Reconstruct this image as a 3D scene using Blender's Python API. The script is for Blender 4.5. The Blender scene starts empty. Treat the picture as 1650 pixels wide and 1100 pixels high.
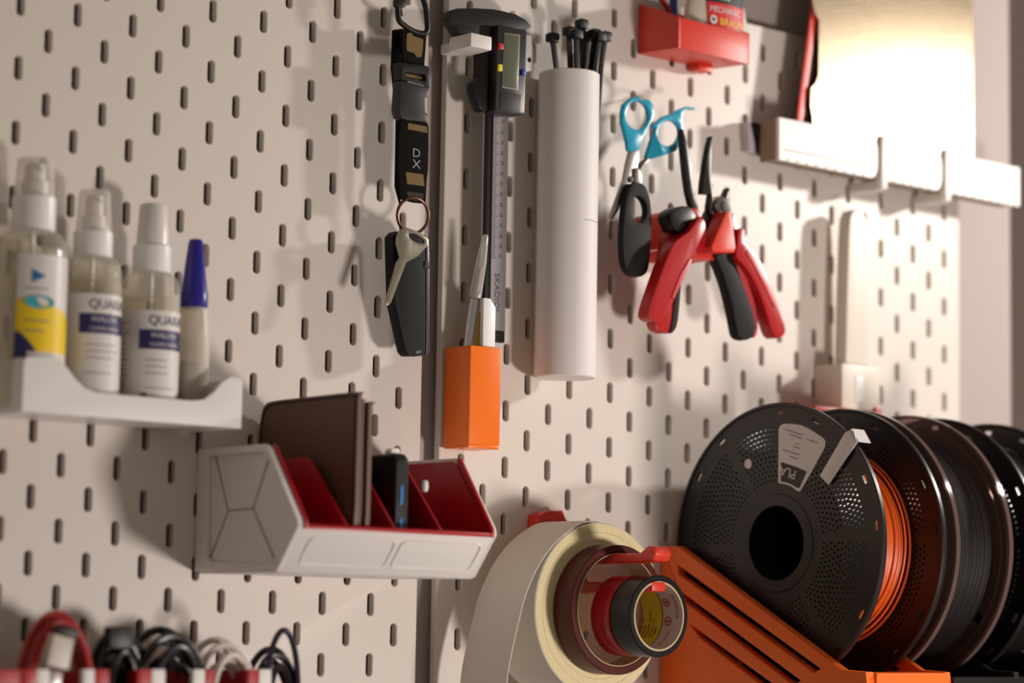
import bpy, bmesh, math, random
from mathutils import Vector, Matrix
random.seed(7)
SC = bpy.context.scene
COL = SC.collection
PI = math.pi

# ------------------------------------------------------------------ camera
# All lengths below are millimetres: X along the pegboard, d = distance out from its front face, Z up.
CAM = (-1060.68, 1324.54, -131.47)                    # X, d, Z
RIGHT = Vector((0.7562058, -0.6541145, 0.0169404))
DOWN = Vector((0.0865623, 0.0743434, -0.9934687))
FWD = Vector((0.6485829, 0.7527332, 0.1128405))
FPX = 4008.22
def V(X, d, Z): return Vector((X, -d, Z)) * 0.001
cd = bpy.data.cameras.new('camera'); cam = bpy.data.objects.new('camera', cd); COL.objects.link(cam)
m = Matrix.Identity(4)
for i, v in enumerate((RIGHT, -DOWN, -FWD)):
    for r in range(3): m[r][i] = v[r]
m.translation = V(*CAM)
cam.matrix_world = m
cd.sensor_width = 36; cd.lens = FPX / 1650 * 36
cd.clip_start = 0.05; cd.clip_end = 20
cd.dof.use_dof = True; cd.dof.focus_distance = 1.70; cd.dof.aperture_fstop = 3.7
SC.camera = cam

# ------------------------------------------------------------------ world, lamps, exposure
w = bpy.data.worlds.new('room_light'); SC.world = w; w.use_nodes = True
bg = w.node_tree.nodes['Background']; bg.inputs[0].default_value = (1.0, 0.85, 0.70, 1); bg.inputs[1].default_value = 0.20
def lamp(name, pos, aim, size, power, color):
    l = bpy.data.lights.new(name, 'AREA'); l.shape = 'DISK'; l.size = size; l.energy = power; l.color = color
    o = bpy.data.objects.new(name, l); COL.objects.link(o); o.location = V(*pos)
    o.rotation_euler = (V(*aim) - V(*pos)).to_track_quat('-Z', 'Y').to_euler(); return o
lamp('desk_lamp_light', (1005, 482, 383), (330, 0, 60), 0.07, 5.8, (1.0, 0.93, 0.86))
lamp('room_lamp_light', (350, 950, -330), (-60, 0, 0), 0.16, 6.7, (1.0, 0.90, 0.83))
SC.view_settings.view_transform = 'Standard'; SC.view_settings.look = 'None'
SC.view_settings.exposure = 0.0; SC.view_settings.gamma = 1.0; SC.view_settings.use_curve_mapping = False

# ------------------------------------------------------------------ helpers
def at(px, py, d):
    """point (X, Z) seen at photo pixel px,py when it is d mm in front of the board"""
    r = RIGHT * ((px - 825) / FPX) + DOWN * ((py - 550) / FPX) + FWD
    t = (CAM[1] - d) / r.y
    return (CAM[0] + r.x * t, CAM[2] + r.z * t)
def atX(px, py, X):
    """point (d, Z) seen at photo pixel px,py on the plane X"""
    r = RIGHT * ((px - 825) / FPX) + DOWN * ((py - 550) / FPX) + FWD
    t = (X - CAM[0]) / r.x
    return (CAM[1] - r.y * t, CAM[2] + r.z * t)
def tr(pts, d): return [at(x, y, d) for x, y in pts]
def cr(pts, off, s): return [(off[0] + x / s, off[1] + y / s) for x, y in pts]
def lin(h):
    h = h.lstrip('#'); c = [int(h[i:i + 2], 16) / 255 for i in (0, 2, 4)]
    return tuple(x / 12.92 if x <= 0.04045 else ((x + 0.055) / 1.055) ** 2.4 for x in c) + (1,)
def smooth(pts, n=5, closed=True):
    out = []; L = len(pts)
    rng = range(L) if closed else range(L - 1)
    for i in rng:
        g = (lambda k: Vector(pts[k % L])) if closed else (lambda k: Vector(pts[min(max(k, 0), L - 1)]))
        p0, p1, p2, p3 = g(i - 1), g(i), g(i + 1), g(i + 2)
        for k in range(n):
            t = k / n
            out.append(0.5 * ((2 * p1) + (p2 - p0) * t + (2 * p0 - 5 * p1 + 4 * p2 - p3) * t * t + (3 * p1 - p0 - 3 * p2 + p3) * t ** 3))
    if not closed: out.append(Vector(pts[-1]))
    return [tuple(p) for p in out]
def oval(cx, cz, rx, rz, n=32, rot=0):
    return [(cx + rx * math.cos(t) * math.cos(rot) - rz * math.sin(t) * math.sin(rot), cz + rx * math.cos(t) * math.sin(rot) + rz * math.sin(t) * math.cos(rot)) for t in [2 * PI * k / n for k in range(n)]]

MATS = {}
def mat(name, color, rough=0.5, metal=0.0, bump=0.0, scale=400, var=0.0, coat=0.0, spec=0.5, sss=0.0, detail=3, layer=False):
    if name in MATS: return MATS[name]
    m = bpy.data.materials.new(name); m.use_nodes = True; nt = m.node_tree; b = nt.nodes['Principled BSDF']
    c = lin(color) if isinstance(color, str) else color
    b.inputs['Base Color'].default_value = c; b.inputs['Roughness'].default_value = rough; b.inputs['Metallic'].default_value = metal
    b.inputs['Coat Weight'].default_value = coat; b.inputs['Specular IOR Level'].default_value = spec
    if sss: b.inputs['Subsurface Weight'].default_value = sss; b.inputs['Subsurface Scale'].default_value = 0.004
    tc = nt.nodes.new('ShaderNodeTexCoord'); nz = nt.nodes.new('ShaderNodeTexNoise')
    nz.inputs['Scale'].default_value = scale; nz.inputs['Detail'].default_value = detail
    nt.links.new(tc.outputs['Object'], nz.inputs['Vector'])
    if layer:   # fine printed layer lines
        wv = nt.nodes.new('ShaderNodeTexWave'); wv.bands_direction = 'Z'; wv.inputs['Scale'].default_value = 700
        nt.links.new(tc.outputs['Object'], wv.inputs['Vector'])
        bp = nt.nodes.new('ShaderNodeBump'); bp.inputs['Strength'].default_value = 0.12; bp.inputs['Distance'].default_value = 0.0002
        nt.links.new(wv.outputs['Fac'], bp.inputs['Height']); nt.links.new(bp.outputs['Normal'], b.inputs['Normal'])
    elif bump:
        bp = nt.nodes.new('ShaderNodeBump'); bp.inputs['Strength'].default_value = bump; bp.inputs['Distance'].default_value = 0.0005
        nt.links.new(nz.outputs['Fac'], bp.inputs['Height']); nt.links.new(bp.outputs['Normal'], b.inputs['Normal'])
    mx = nt.nodes.new('ShaderNodeMix'); mx.data_type = 'RGBA'
    v = max(var, 0.02)
    mx.inputs['A'].default_value = tuple(x * (1 - v) for x in c[:3]) + (1,); mx.inputs['B'].default_value = tuple(min(1, x * (1 + v)) for x in c[:3]) + (1,)
    nt.links.new(nz.outputs['Fac'], mx.inputs['Factor']); nt.links.new(mx.outputs['Result'], b.inputs['Base Color'])
    MATS[name] = m; return m
def clear(name, tint, opacity, rough=0.15, body=None):
    """clear or frosted plastic: part see-through, part glossy plastic"""
    if name in MATS: return MATS[name]
    m = bpy.data.materials.new(name); m.use_nodes = True; nt = m.node_tree; b = nt.nodes['Principled BSDF']; out = nt.nodes['Material Output']
    b.inputs['Base Color'].default_value = lin(body or tint); b.inputs['Roughness'].default_value = rough
    t = nt.nodes.new('ShaderNodeBsdfTransparent'); t.inputs[0].default_value = lin(tint)
    fr = nt.nodes.new('ShaderNodeLayerWeight'); fr.inputs['Blend'].default_value = 0.35
    mp = nt.nodes.new('ShaderNodeMapRange'); mp.inputs['To Min'].default_value = opacity; mp.inputs['To Max'].default_value = min(1, opacity + 0.55)
    mx = nt.nodes.new('ShaderNodeMixShader')
    nt.links.new(fr.outputs['Facing'], mp.inputs['Value']); nt.links.new(mp.outputs['Result'], mx.inputs['Fac'])
    nt.links.new(t.outputs[0], mx.inputs[1]); nt.links.new(b.outputs[0], mx.inputs[2]); nt.links.new(mx.outputs[0], out.inputs['Surface'])
    MATS[name] = m; return m

class MB:
    """collects shapes in X, d, Z millimetres and links them as one mesh object"""
    def __init__(s): s.bm = bmesh.new(); s.mi = 0
    def m(s, i): s.mi = i; return s
    def _v(s, p): return s.bm.verts.new(V(*p))
    def _f(s, vs):
        try: f = s.bm.faces.new(vs)
        except ValueError: return None
        f.material_index = s.mi; return f
    def _bev(s, faces, w, seg=2, ang=30):
        faces = [f for f in faces if f and f.is_valid]
        bmesh.ops.recalc_face_normals(s.bm, faces=faces)
        if w <= 0: return
        fs = set(faces)
        ed = {e for f in faces for e in f.edges if len(e.link_faces) == 2 and e.calc_face_angle(0) > math.radians(ang)}
        if ed: bmesh.ops.bevel(s.bm, geom=list(ed), offset=w * 0.001, offset_type='OFFSET', segments=seg, profile=0.6, affect='EDGES', clamp_overlap=True, material=-1)
    def prism(s, poly, lo, hi, axis='d', bev=0.0, holes=(), seg=2, ang=30):
        """poly in (X,Z) for axis d, (d,Z) for axis X, (X,d) for axis Z"""
        mk = {'d': lambda p, h: (p[0], h, p[1]), 'X': lambda p, h: (h, p[0], p[1]), 'Z': lambda p, h: (p[0], p[1], h)}[axis]
        loops = [list(poly)] + [list(h) for h in holes]; faces = []
        A = [[s._v(mk(p, lo)) for p in L] for L in loops]; B = [[s._v(mk(p, hi)) for p in L] for L in loops]
        if not holes:
            faces += [s._f(A[0]), s._f(B[0][::-1])]
        else:
            es = []
            for L in A:
                for i in range(len(L)): es.append(s.bm.edges.new((L[i], L[(i + 1) % len(L)])))
            r = bmesh.ops.triangle_fill(s.bm, edges=es, use_beauty=True, use_dissolve=False)
            idx = {}
            for LA, LB in zip(A, B):
                for a, b in zip(LA, LB): idx[a] = b
            for f in [g for g in r['geom'] if isinstance(g, bmesh.types.BMFace)]:
                f.material_index = s.mi; faces.append(f); faces.append(s._f([idx[v] for v in f.verts][::-1]))
        for LA, LB in zip(A, B):
            n = len(LA)
            for i in range(n): faces.append(s._f([LA[i], LA[(i + 1) % n], LB[(i + 1) % n], LB[i]]))
        s._bev(faces, bev, seg, ang); return s
    def box(s, x0, x1, d0, d1, z0, z1, bev=0.0, seg=2):
        return s.prism([(x0, z0), (x1, z0), (x1, z1), (x0, z1)], d0, d1, 'd', bev, seg=seg)
    def lathe(s, prof, c, axis='Z', n=40, closed=False, sx=1.0, sy=1.0, mats=None, arc=None):
        """prof: (radius, height) pairs; c: centre in the two other coordinates"""
        mk = {'Z': lambda a, b, h: (c[0] + a, c[1] + b, h), 'd': lambda a, b, h: (c[0] + a, h, c[1] + b), 'X': lambda a, b, h: (h, c[0] + a, c[1] + b)}[axis]
        rings = []
        for r, h in prof:
            if r < 1e-6: rings.append([s._v(mk(0, 0, h))])
            else: rings.append([s._v(mk(r * sx * math.cos(2 * PI * k / n), r * sy * math.sin(2 * PI * k / n), h)) for k in range(n)])
        faces = []; pr = list(zip(rings, rings[1:] + ([rings[0]] if closed else [])))
        for j, (A, B) in enumerate(pr if closed else pr[:len(rings) - 1]):
            if mats: s.mi = mats[j]
            for k in range(n):
                k2 = (k + 1) % n
                if len(A) == 1 and len(B) == 1: continue
                if len(A) == 1: faces.append(s._f([A[0], B[k], B[k2]]))
                elif len(B) == 1: faces.append(s._f([A[k], B[0], A[k2]]))
                else: faces.append(s._f([A[k], B[k], B[k2], A[k2]]))
        s._bev(faces, 0); return s
    def tube(s, pts, r, n=10, closed=False, flat=1.0, up=(0, 0, 1)):
        P = [Vector(p) for p in pts]; L = len(P); rings = []; rr = r if isinstance(r, (list, tuple)) else [r] * L
        nrm = None
        for i in range(L):
            t = (P[(i + 1) % L] - P[i - 1]) if closed else (P[min(i + 1, L - 1)] - P[max(i - 1, 0)])
            t = t.normalized()
            if nrm is None:
                nrm = t.cross(Vector(up)); nrm = nrm if nrm.length > 1e-3 else t.cross(Vector((1, 0, 0)))
            nrm = (nrm - t * nrm.dot(t)).normalized(); b = t.cross(nrm)
            rings.append([s._v(P[i] + nrm * rr[i] * math.cos(2 * PI * k / n) + b * rr[i] * flat * math.sin(2 * PI * k / n)) for k in range(n)])
        faces = []
        for i in range(L if closed else L - 1):
            A, B = rings[i], rings[(i + 1) % L]
            for k in range(n): faces.append(s._f([A[k], B[k], B[(k + 1) % n], A[(k + 1) % n]]))
        if not closed: faces += [s._f(rings[0][::-1]), s._f(rings[-1])]
        s._bev(faces, 0); return s
    def sheet(s, rows, thick, off):
        """thin curved sheet: rows of points, thickness along off(row index)->vector"""
        A = [[s._v(p) for p in r] for r in rows]
        B = [[s._v(tuple(Vector(p) + Vector(off(i)) * thick)) for p in r] for i, r in enumerate(rows)]
        n, q = len(rows), len(rows[0]); fs = []
        for i in range(n - 1):
            for j in range(q - 1):
                fs.append(s._f([A[i][j], A[i + 1][j], A[i + 1][j + 1], A[i][j + 1]])); fs.append(s._f([B[i][j], B[i][j + 1], B[i + 1][j + 1], B[i + 1][j]]))
        for i in range(n - 1):
            fs.append(s._f([A[i][0], B[i][0], B[i + 1][0], A[i + 1][0]])); fs.append(s._f([A[i][-1], A[i + 1][-1], B[i + 1][-1], B[i][-1]]))
        for j in range(q - 1):
            fs.append(s._f([A[0][j], A[0][j + 1], B[0][j + 1], B[0][j]])); fs.append(s._f([A[-1][j], B[-1][j], B[-1][j + 1], A[-1][j + 1]]))
        s._bev(fs, 0); return s
    def wrap(s, shapes, c, r, z0, ang0, th=0.25):
        """flat shapes (list of polygons in mm, u across, v up) wrapped onto an upright cylinder"""
        for poly in shapes:
            q = [(c[0] + (r + th) * math.sin(ang0 + u / r), c[1] + (r + th) * math.cos(ang0 + u / r), z0 + v) for u, v in poly]
            s._f([s._v(p) for p in q])
        return s
    def patch(s, c, r, z0, z1, a0, a1, th=0.3, n=16, sx=1.0, sy=1.0):
        """a label shell wrapped round an upright cylinder, angles from straight out, to the right positive"""
        def P(a, z, rr): return (c[0] + rr * sx * math.sin(a), c[1] + rr * sy * math.cos(a), z)
        rows = [[P(a0 + (a1 - a0) * k / n, z0, r), P(a0 + (a1 - a0) * k / n, z1, r)] for k in range(n + 1)]
        s.sheet(rows, th, lambda i: (math.sin(a0 + (a1 - a0) * i / n), math.cos(a0 + (a1 - a0) * i / n), 0)); return s
    def text(s, txt, size, place):
        """lettering as a mesh; place(u, v) -> (X, d, Z), u from 0 to the width, v from the baseline"""
        cu = bpy.data.curves.new('t', 'FONT'); cu.body = txt; cu.size = size; cu.resolution_u = 3
        o = bpy.data.objects.new('t', cu); COL.objects.link(o)
        dg = bpy.context.evaluated_depsgraph_get(); me = o.evaluated_get(dg).to_mesh()
        vs = [s._v(place(v.co.x, v.co.y)) for v in me.vertices]
        for p in me.polygons: s._f([vs[i] for i in p.vertices])
        bpy.data.objects.remove(o); bpy.data.curves.remove(cu); return s
    def build(s, name, mats, parent=None, flat=False, fix=True):
        me = bpy.data.meshes.new(name)
        if not isinstance(mats, (list, tuple)): mats = [mats]
        for m_ in mats: me.materials.append(m_)
        # keep the mesh near its own origin
        vs = s.bm.verts
        if parent is None:
            n = max(1, len(vs)); c = Vector((sum(v.co.x for v in vs) / n, sum(v.co.y for v in vs) / n, min(v.co.z for v in vs)))
        else: c = parent['_w'] if '_w' in parent else Vector((0, 0, 0))
        c = Vector(c); bmesh.ops.translate(s.bm, verts=vs, vec=-c)
        s.bm.to_mesh(me); s.bm.free()
        if not flat:
            for p in me.polygons: p.use_smooth = True
            me.set_sharp_from_angle(angle=math.radians(32))
        o = bpy.data.objects.new(name, me); COL.objects.link(o)
        if parent is None: o.location = c
        else: o.parent = parent
        o['_w'] = tuple(c)
        return o

def tag(o, label, cat, group=None):
    o['label'] = label; o['category'] = cat
    if group: o['group'] = group
    return o
def thing(name, label, cat, base, group=None):
    o = bpy.data.objects.new(name, None); COL.objects.link(o); o.location = V(*base); o['_w'] = tuple(V(*base)); o.empty_display_size = 0.02
    return tag(o, label, cat, group)
def struct(name, mb, mt):
    o = mb.build(name, mt); o['kind'] = 'structure'; return o
def children(o): return [c for c in bpy.data.objects if c.parent == o]
def dup(o, shift, label, parent=None):
    c = o.copy(); COL.objects.link(c)
    if parent is None: c.location = o.location + V(*shift)
    else: c.parent = parent
    if label: c['label'] = label
    for ch in children(o): dup(ch, None, None, c)
    return c

# ------------------------------------------------------------------ materials
M_board = mat('cream_powder_coat', '#dcd3cb', 0.42, bump=0.05, scale=1500)
M_wall = mat('wall_paint', '#b0a39f', 0.85, bump=0.1, scale=300)
M_far = mat('far_wall_paint', '#cdbdb6', 0.9, bump=0.1, scale=200)
M_white = mat('white_plastic', '#e4dfdc', 0.38, layer=True)
M_white2 = mat('white_smooth_plastic', '#eceaea', 0.3)
M_red = mat('red_plastic', '#dc3a28', 0.36, layer=True)
M_deepred = mat('dark_red_plastic', '#a80c1c', 0.3, layer=True)
M_orange = mat('orange_plastic', '#fa7610', 0.28, layer=True)
M_orange2 = mat('orange_matte_plastic', '#f46a18', 0.42, layer=True)
M_black = mat('black_plastic', '#110e0f', 0.42, spec=0.35, bump=0.05, scale=800)
M_blackm = mat('black_matte', '#100d0e', 0.6, spec=0.25, bump=0.1, scale=900)
M_dark = mat('dark_grey_plastic', '#2b2529', 0.4, spec=0.4)
M_steel = mat('steel', '#b0a8a4', 0.28, metal=1.0)
M_silver = mat('polished_aluminium', '#d8d8dc', 0.15, metal=1.0)
M_brass = mat('dull_key_metal', '#a39c8c', 0.28, metal=0.9)
M_leather = mat('brown_leather', '#5e4231', 0.5, bump=0.35, scale=900, var=0.15)
M_leatheredge = mat('pale_leather_edge', '#7a5f48', 0.7)
M_teal = mat('teal_plastic', '#1f9cbe', 0.25)
M_blue = mat('dark_blue_plastic', '#2a1f8c', 0.28)
M_clear = clear('clear_plastic', '#fdfbf6', 0.10, 0.05, '#e2ded2')
M_clear2 = clear('frosted_clear_plastic', '#faf7f1', 0.22, 0.16, '#f0ece6')
M_tape = mat('white_tape_backing', '#d8d2c8', 0.6, bump=0.1, scale=500)
M_cream = mat('cream_tape_edge', '#e2d3a6', 0.7, bump=0.3, scale=300, var=0.08)
M_text = mat('grey_print', '#8a8286', 0.6)
M_label = mat('white_label', '#ddd8d6', 0.35)
M_navy = mat('navy_print', '#28245c', 0.4)
M_yellow = mat('yellow_print', '#f0cc14', 0.4)

# ------------------------------------------------------------------ the setting
WR = at(1628, 500, -12)[0]
struct('wall_back', MB().box(-1400, WR, -60, -12, -900, 1100), M_wall)
struct('wall_far', MB().box(300, 3200, -1150, -1100, -900, 1500), M_far)
struct('trim_1', MB().box(WR - 14, WR + .4, -1100, -60, -900, 1100), M_far)

def pegboard(X0, ztop, label):
    """560 x 560 mm board with staggered 5 x 15 mm slots punched through it"""
    mb = MB(); T = 5.0; bm = mb.bm; cache = {}
    def v(x, d, z):
        k = (round(x, 3), round(d, 3), round(z, 3))
        if k not in cache: cache[k] = mb._v((X0 + x, d, ztop - z))
        return cache[k]
    def slot(w, h, n=5):
        pts = []
        for k in range(n * 2 + 1):
            a = PI / 2 - PI * k / (2 * n); pts.append((w * math.cos(a), (h - w) + w * math.sin(a)))
        right = pts[:n * 2 + 1]
        top = [(x, y) for x, y in right if True]
        # right side: top centre -> right -> bottom centre
        up = [(w * math.sin(PI / 2 * k / n), (h - w) + w * math.cos(PI / 2 * k / n)) for k in range(n + 1)]
        return up + [(x, -y) for x, y in up[::-1]]
    lev = [(3.1, 8.1, 0.0), (2.6, 7.6, -0.5), (2.5, 7.5, -1.2), (2.5, 7.5, -T)]
    S = [(slot(a, b), d) for a, b, d in lev]
    for j in range(1, 28):
        cx = 20 * j; first = 40 if j % 2 else 20; ns = 13 if j % 2 else 14
        for k in range(ns):
            cz = first + 40 * k
            for sg in (1, -1):
                for d, P in ((0.0, S[0][0]), (-T, S[-1][0])):
                    q = [v(cx, d, cz + 20), v(cx + sg * 10, d, cz + 20), v(cx + sg * 10, d, cz), v(cx + sg * 10, d, cz - 20), v(cx, d, cz - 20)]
                    q += [v(cx + sg * x, d, cz - y) for x, y in P]
                    mb._f(q)
                for (P, d0), (Q, d1) in zip(S, S[1:]):
                    for i in range(len(P) - 1):
                        mb._f([v(cx + sg * P[i][0], d0, cz - P[i][1]), v(cx + sg * P[i + 1][0], d0, cz - P[i + 1][1]), v(cx + sg * Q[i + 1][0], d1, cz - Q[i + 1][1]), v(cx + sg * Q[i][0], d1, cz - Q[i][1])])
        if j % 2:
            for za, zb in ((0, 20), (540, 560)):
                for d in (0.0, -T): mb._f([v(cx - 10, d, za), v(cx, d, za), v(cx + 10, d, za), v(cx + 10, d, zb), v(cx, d, zb), v(cx - 10, d, zb)])
    for xa, xb in ((1.2, 10), (550, 558.8)):
        xi = 10 if xa < 5 else 550; xo = 1.2 if xa < 5 else 558.8
        for k in range(28):
            for d in (0.0, -T): mb._f([v(xi, d, 20 * k), v(xo, d, 20 * k), v(xo, d, 20 * k + 20), v(xi, d, 20 * k + 20)])
    # rounded outer edge
    for xo, xe in ((1.2, 0), (558.8, 560)):
        xm = (xo + xe * 2) / 3
        for a, b in (((xo, 0.0), (xm, -0.35)), ((xm, -0.35), (xe, -1.2)), ((xe, -1.2), (xe, -T)), ((xe, -T), (xo, -T))):
            mb._f([v(a[0], a[1], 0), v(b[0], b[1], 0), v(b[0], b[1], 560), v(a[0], a[1], 560)])
    for z in (0, 560):
        xs = [1.2, 10] + [20 * j + q for j in range(1, 28) for q in (0, 10)] + [558.8]
        for a, b in zip(xs, xs[1:]): mb._f([v(a, 0.0, z), v(b, 0.0, z), v(b, -T, z), v(a, -T, z)])
    bmesh.ops.recalc_face_normals(bm, faces=bm.faces[:])
    root = thing('pegboard', label, 'pegboard', (X0 + 280, 0, ztop - 560))
    mb.build('panel', M_board, root)
    for x in (60, 500):
        for z in (60, 500):
            MB().lathe([(0, -T), (7, -T), (7, -11.9), (0, -11.9)], (X0 + x, ztop - z), 'd', 20).build('spacer', M_white2, root)
    return root
pegboard(-560, 340, 'cream slotted pegboard panel on the left, behind the spray bottles and white organizer')
pegboard(16, 337.8, 'cream slotted pegboard panel on the right, behind the pliers and filament spools')

# ------------------------------------------------------------------ bottle tray
TX0, TX1, TD = -337.0, -182.5, 50.0
t = thing('bottle_tray', 'white printed tray with scooped front carrying the spray bottles', 'tray', (-260, 25, -14))
front = [(TX0, -14), (TX1, -14), (TX1, 15), (TX1 - 3, 17.5)]
front += tr([(372, 606), (358, 615), (346, 630), (330, 643), (310, 645), (200, 636), (155, 631), (136, 624), (122, 610), (110, 594), (99, 580), (88, 573)], TD)
front += [(TX0 + 3, 18.5), (TX0, 16)]
MB().prism(front, TD - 3, TD, 'd', 0.8, seg=3).build('front_panel', M_white, t)
b = MB().box(TX0, TX1, 0.5, TD - 3, -14, -10.5)
b.box(TX0, TX0 + 3, 0.5, TD - 3, -10.5, 18, 0.5).box(TX1 - 3, TX1, 0.5, TD - 3, -10.5, 17, 0.5).box(TX0 + 3, TX1 - 3, 0.5, 3.5, -10.5, 18)
b.build('tray_body', M_white, t)

def rows_of_print(mb, c, r, a0, a1, zs, th=0.5):
    for z in zs:
        e = a0 + (a1 - a0) * random.uniform(0.6, 1.0)
        mb.patch(c, r, z, z + 0.7, a0, e, th, 6)
def wraptext(mb, txt, size, c, r, z, a0, th=0.6, stretch=1.0):
    mb.text(txt, size, lambda u, v: (c[0] + (r + th) * math.sin(a0 + u * stretch / r), c[1] + (r + th) * math.cos(a0 + u * stretch / r), z + v))

# the large yellow-labelled bottle
def spray_bottle(cx, cd_, r, zb, zs, zn, zc1, zc2, ztop, label, overcap=True):
    """zs shoulder start, zn neck, collar zn..zc1, pump zc1..ztop"""
    t = thing('spray_bottle', label, 'bottle', (cx, cd_, zb), None)
    rn = r * 0.46
    prof = [(0, zb), (r - 1.5, zb), (r, zb + 2)]
    prof += [(r, zs)] + [(rn + (r - rn) * math.cos(k * PI / 12), zs + (zn - zs) * math.sin(k * PI / 12) * 0.92) for k in range(1, 7)] + [(rn, zn)]
    MB().lathe(prof, (cx, cd_), 'Z', 40).build('bottle_body', M_clear, t)
    MB().lathe([(0, zb + 1.5), (r - 1.6, zb + 1.5), (r - 1.6, zs - 4), (0, zs - 4)], (cx, cd_), 'Z', 32).build('liquid', clear('clear_liquid', '#f8f5ec', 0.05, 0.05), t)
    rc = rn + 3.2
    c = MB().lathe([(0, zn - 2), (rc, zn - 2), (rc + .3, zn), (rc + .3, zc1 - 1), (rc - .5, zc1), (0, zc1)], (cx, cd_), 'Z', 40)
    c.build('collar', M_white2, t)
    rp = rc - 2.4
    p = MB().lathe([(0, zc1), (rp * .8, zc1), (rp * .8, zc2), (rp * .62, zc2), (rp * .6, ztop - 2), (rp * .5, ztop - 1), (0, ztop - 1)], (cx, cd_), 'Z', 32)
    p.tube([(cx, cd_, ztop - 5), (cx + .2, cd_ + rp * .8, ztop - 5)], 1.6).tube([(cx, cd_, zb + 4), (cx, cd_, zn)], 1.4, 8)
    p.build('spray_pump', M_white2, t)
    if overcap:
        MB().lathe([(rc - .8, zc1), (rp * 1.02, ztop + .5), (rp * .96, ztop + 1.6), (0, ztop + 2)], (cx, cd_), 'Z', 40).build('clear_overcap', M_clear2, t)
    else:
        MB().lathe([(rc - 1.6, zc1), (rc - 1.8, zc1 + 5), (rp * .92, ztop + .5), (rp * .86, ztop + 1.6), (0, ztop + 2)], (cx, cd_), 'Z', 40).build('white_nozzle_cap', mat('milky_cap', '#dedad6', .3), t)
    return t
c = at(50, 450, 26)[0]
t = spray_bottle(c, 26, 21, -10.4, 84, 98, 117, 126, 138, 'large clear spray bottle with a yellow and blue label, leftmost in the tray')
a0, a1 = math.radians(-52), math.radians(60)
lb = MB(); cc = (c, 26)
lb.m(0).patch(cc, 21.1, 10, 80, a0, a1, .3, 20)
lb.m(1)
N = 14
for k in range(N):   # yellow field with a curved upper edge
    u0, u1 = k / N, (k + 1) / N; h = 53 - 7 * u0 - 4 * max(0, u0 - .7) * 5
    lb.patch(cc, 21.5, 15 + 14 * 0, h, a0 + (a1 - a0) * u0, a0 + (a1 - a0) * u1, .1, 2)
lb.m(2)
for k in range(8):
    u0, u1 = k / 24, (k + 1) / 24; lb.patch(cc, 21.75, 17, 34 - 12 * (k / 7) ** 1.5, a0 + (a1 - a0) * u0, a0 + (a1 - a0) * u1, .1, 2)
lb.m(0).patch(cc, 22.0, 12, 22, a0 + .35, a1 - .3, .1, 8)
lb.m(3)
lb.wrap([[(9 * math.cos(q), 4 * math.sin(q)) for q in [2 * PI * k / 20 for k in range(20)]]], cc, 21.3, 51.5, math.radians(-14), .8)
lb.m(4); lb.wrap([[(-4, -4), (4, 0), (-4, 4)]], cc, 21.3, 67, math.radians(-17), .5)
lb.m(5); rows_of_print(lb, cc, 21.3, math.radians(-38), math.radians(14), [59], .4); rows_of_print(lb, cc, 21.9, math.radians(-36), math.radians(10), [34, 40], .3)
wraptext(lb, 'CMP', 6, cc, 21.3, 15, math.radians(-34), 1.2)
lb.build('bottle_label', [M_label, M_yellow, M_navy, mat('teal_print', '#3aa6b0', .4), mat('blue_arrow', '#1e6a9a', .4), M_text], t)

for px, zt, dz, zs, zn, zc1, lab in ((146, 124, 0, 74, 87, 101, 'clear spray bottle with navy label band and clear cap cover beside the yellow labelled one'), (242, 121, 0, 68, 82, 97, 'clear spray bottle with navy label band and white nozzle beside the blue capped bottle')):
    c = at(px, 500, 26)[0]; cc = (c, 26); R = 18.2
    ov = px < 200
    t = spray_bottle(c, 26, R, -10.4, zs, zn, zc1, zc1 + 9, zt, lab, ov)
    lb = MB(); lb.m(0).patch(cc, R + .1, -4, zs - 13, math.radians(-118), math.radians(66), .3, 24)
    z = zs - 13
    lb.m(1).patch(cc, R + .4, z - 24, z - 12, math.radians(-52), math.radians(66), .1, 12)
    wraptext(lb, 'QUARAN', 8.4, cc, R + .2, z - 9, math.radians(-34), .5, .85)
    lb.m(0); wraptext(lb, 'WALON', 4.6, cc, R + .5, z - 17, math.radians(-30), .5); wraptext(lb, 'CLEAN HAND', 3.2, cc, R + .5, z - 22, math.radians(-32), .5)
    lb.m(2); rows_of_print(lb, cc, R + .4, math.radians(-112), math.radians(-70), [z - 8 - 3.2 * k for k in range(13)], .1)
    rows_of_print(lb, cc, R + .4, math.radians(-38), math.radians(30), [z - 31, z - 35, z - 39, z - 48], .1)
    lb.m(1).patch(cc, R + .4, -2, 4, math.radians(-46), math.radians(-34), .1, 2)
    lb.build('bottle_label', [M_label, M_navy, M_text], t)

c = at(312, 500, 26)[0]
t = thing('glue_bottle', 'small frosted glue bottle with tall dark blue cone cap, rightmost bottle', 'bottle', (c, 26, -10.4))
MB().lathe([(0, -10.4), (10, -10.4), (10.6, -9), (10.6, 44), (10, 50), (9.4, 56), (9.2, 61), (0, 61)], (c, 26), 'Z', 36).build('bottle_body', clear('frosted_bottle', '#efe8dc', .55, .35, '#e2dace'), t)
MB().lathe([(0, -9.5), (9.6, -9.5), (9.6, 27), (0, 27)], (c, 26), 'Z', 32).build('glue', clear('amber_glue', '#c8a070', .45, .3, '#a8835a'), t)
MB().lathe([(0, 61), (8.6, 61), (8.8, 62), (8.8, 70), (8.2, 72), (4.6, 103), (3.6, 104.5), (0, 104.5)], (c, 26), 'Z', 36).build('cone_cap', M_blue, t)
b = MB().prism([(-193, -10.3), (-187, -10.3), (-187, 10), (-193, 6)], 20, 34, 'd', 1)
tag(b.build('orange_plug', M_orange2), 'small orange cap peeking out at the right end of the bottle tray', 'plug')

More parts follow.
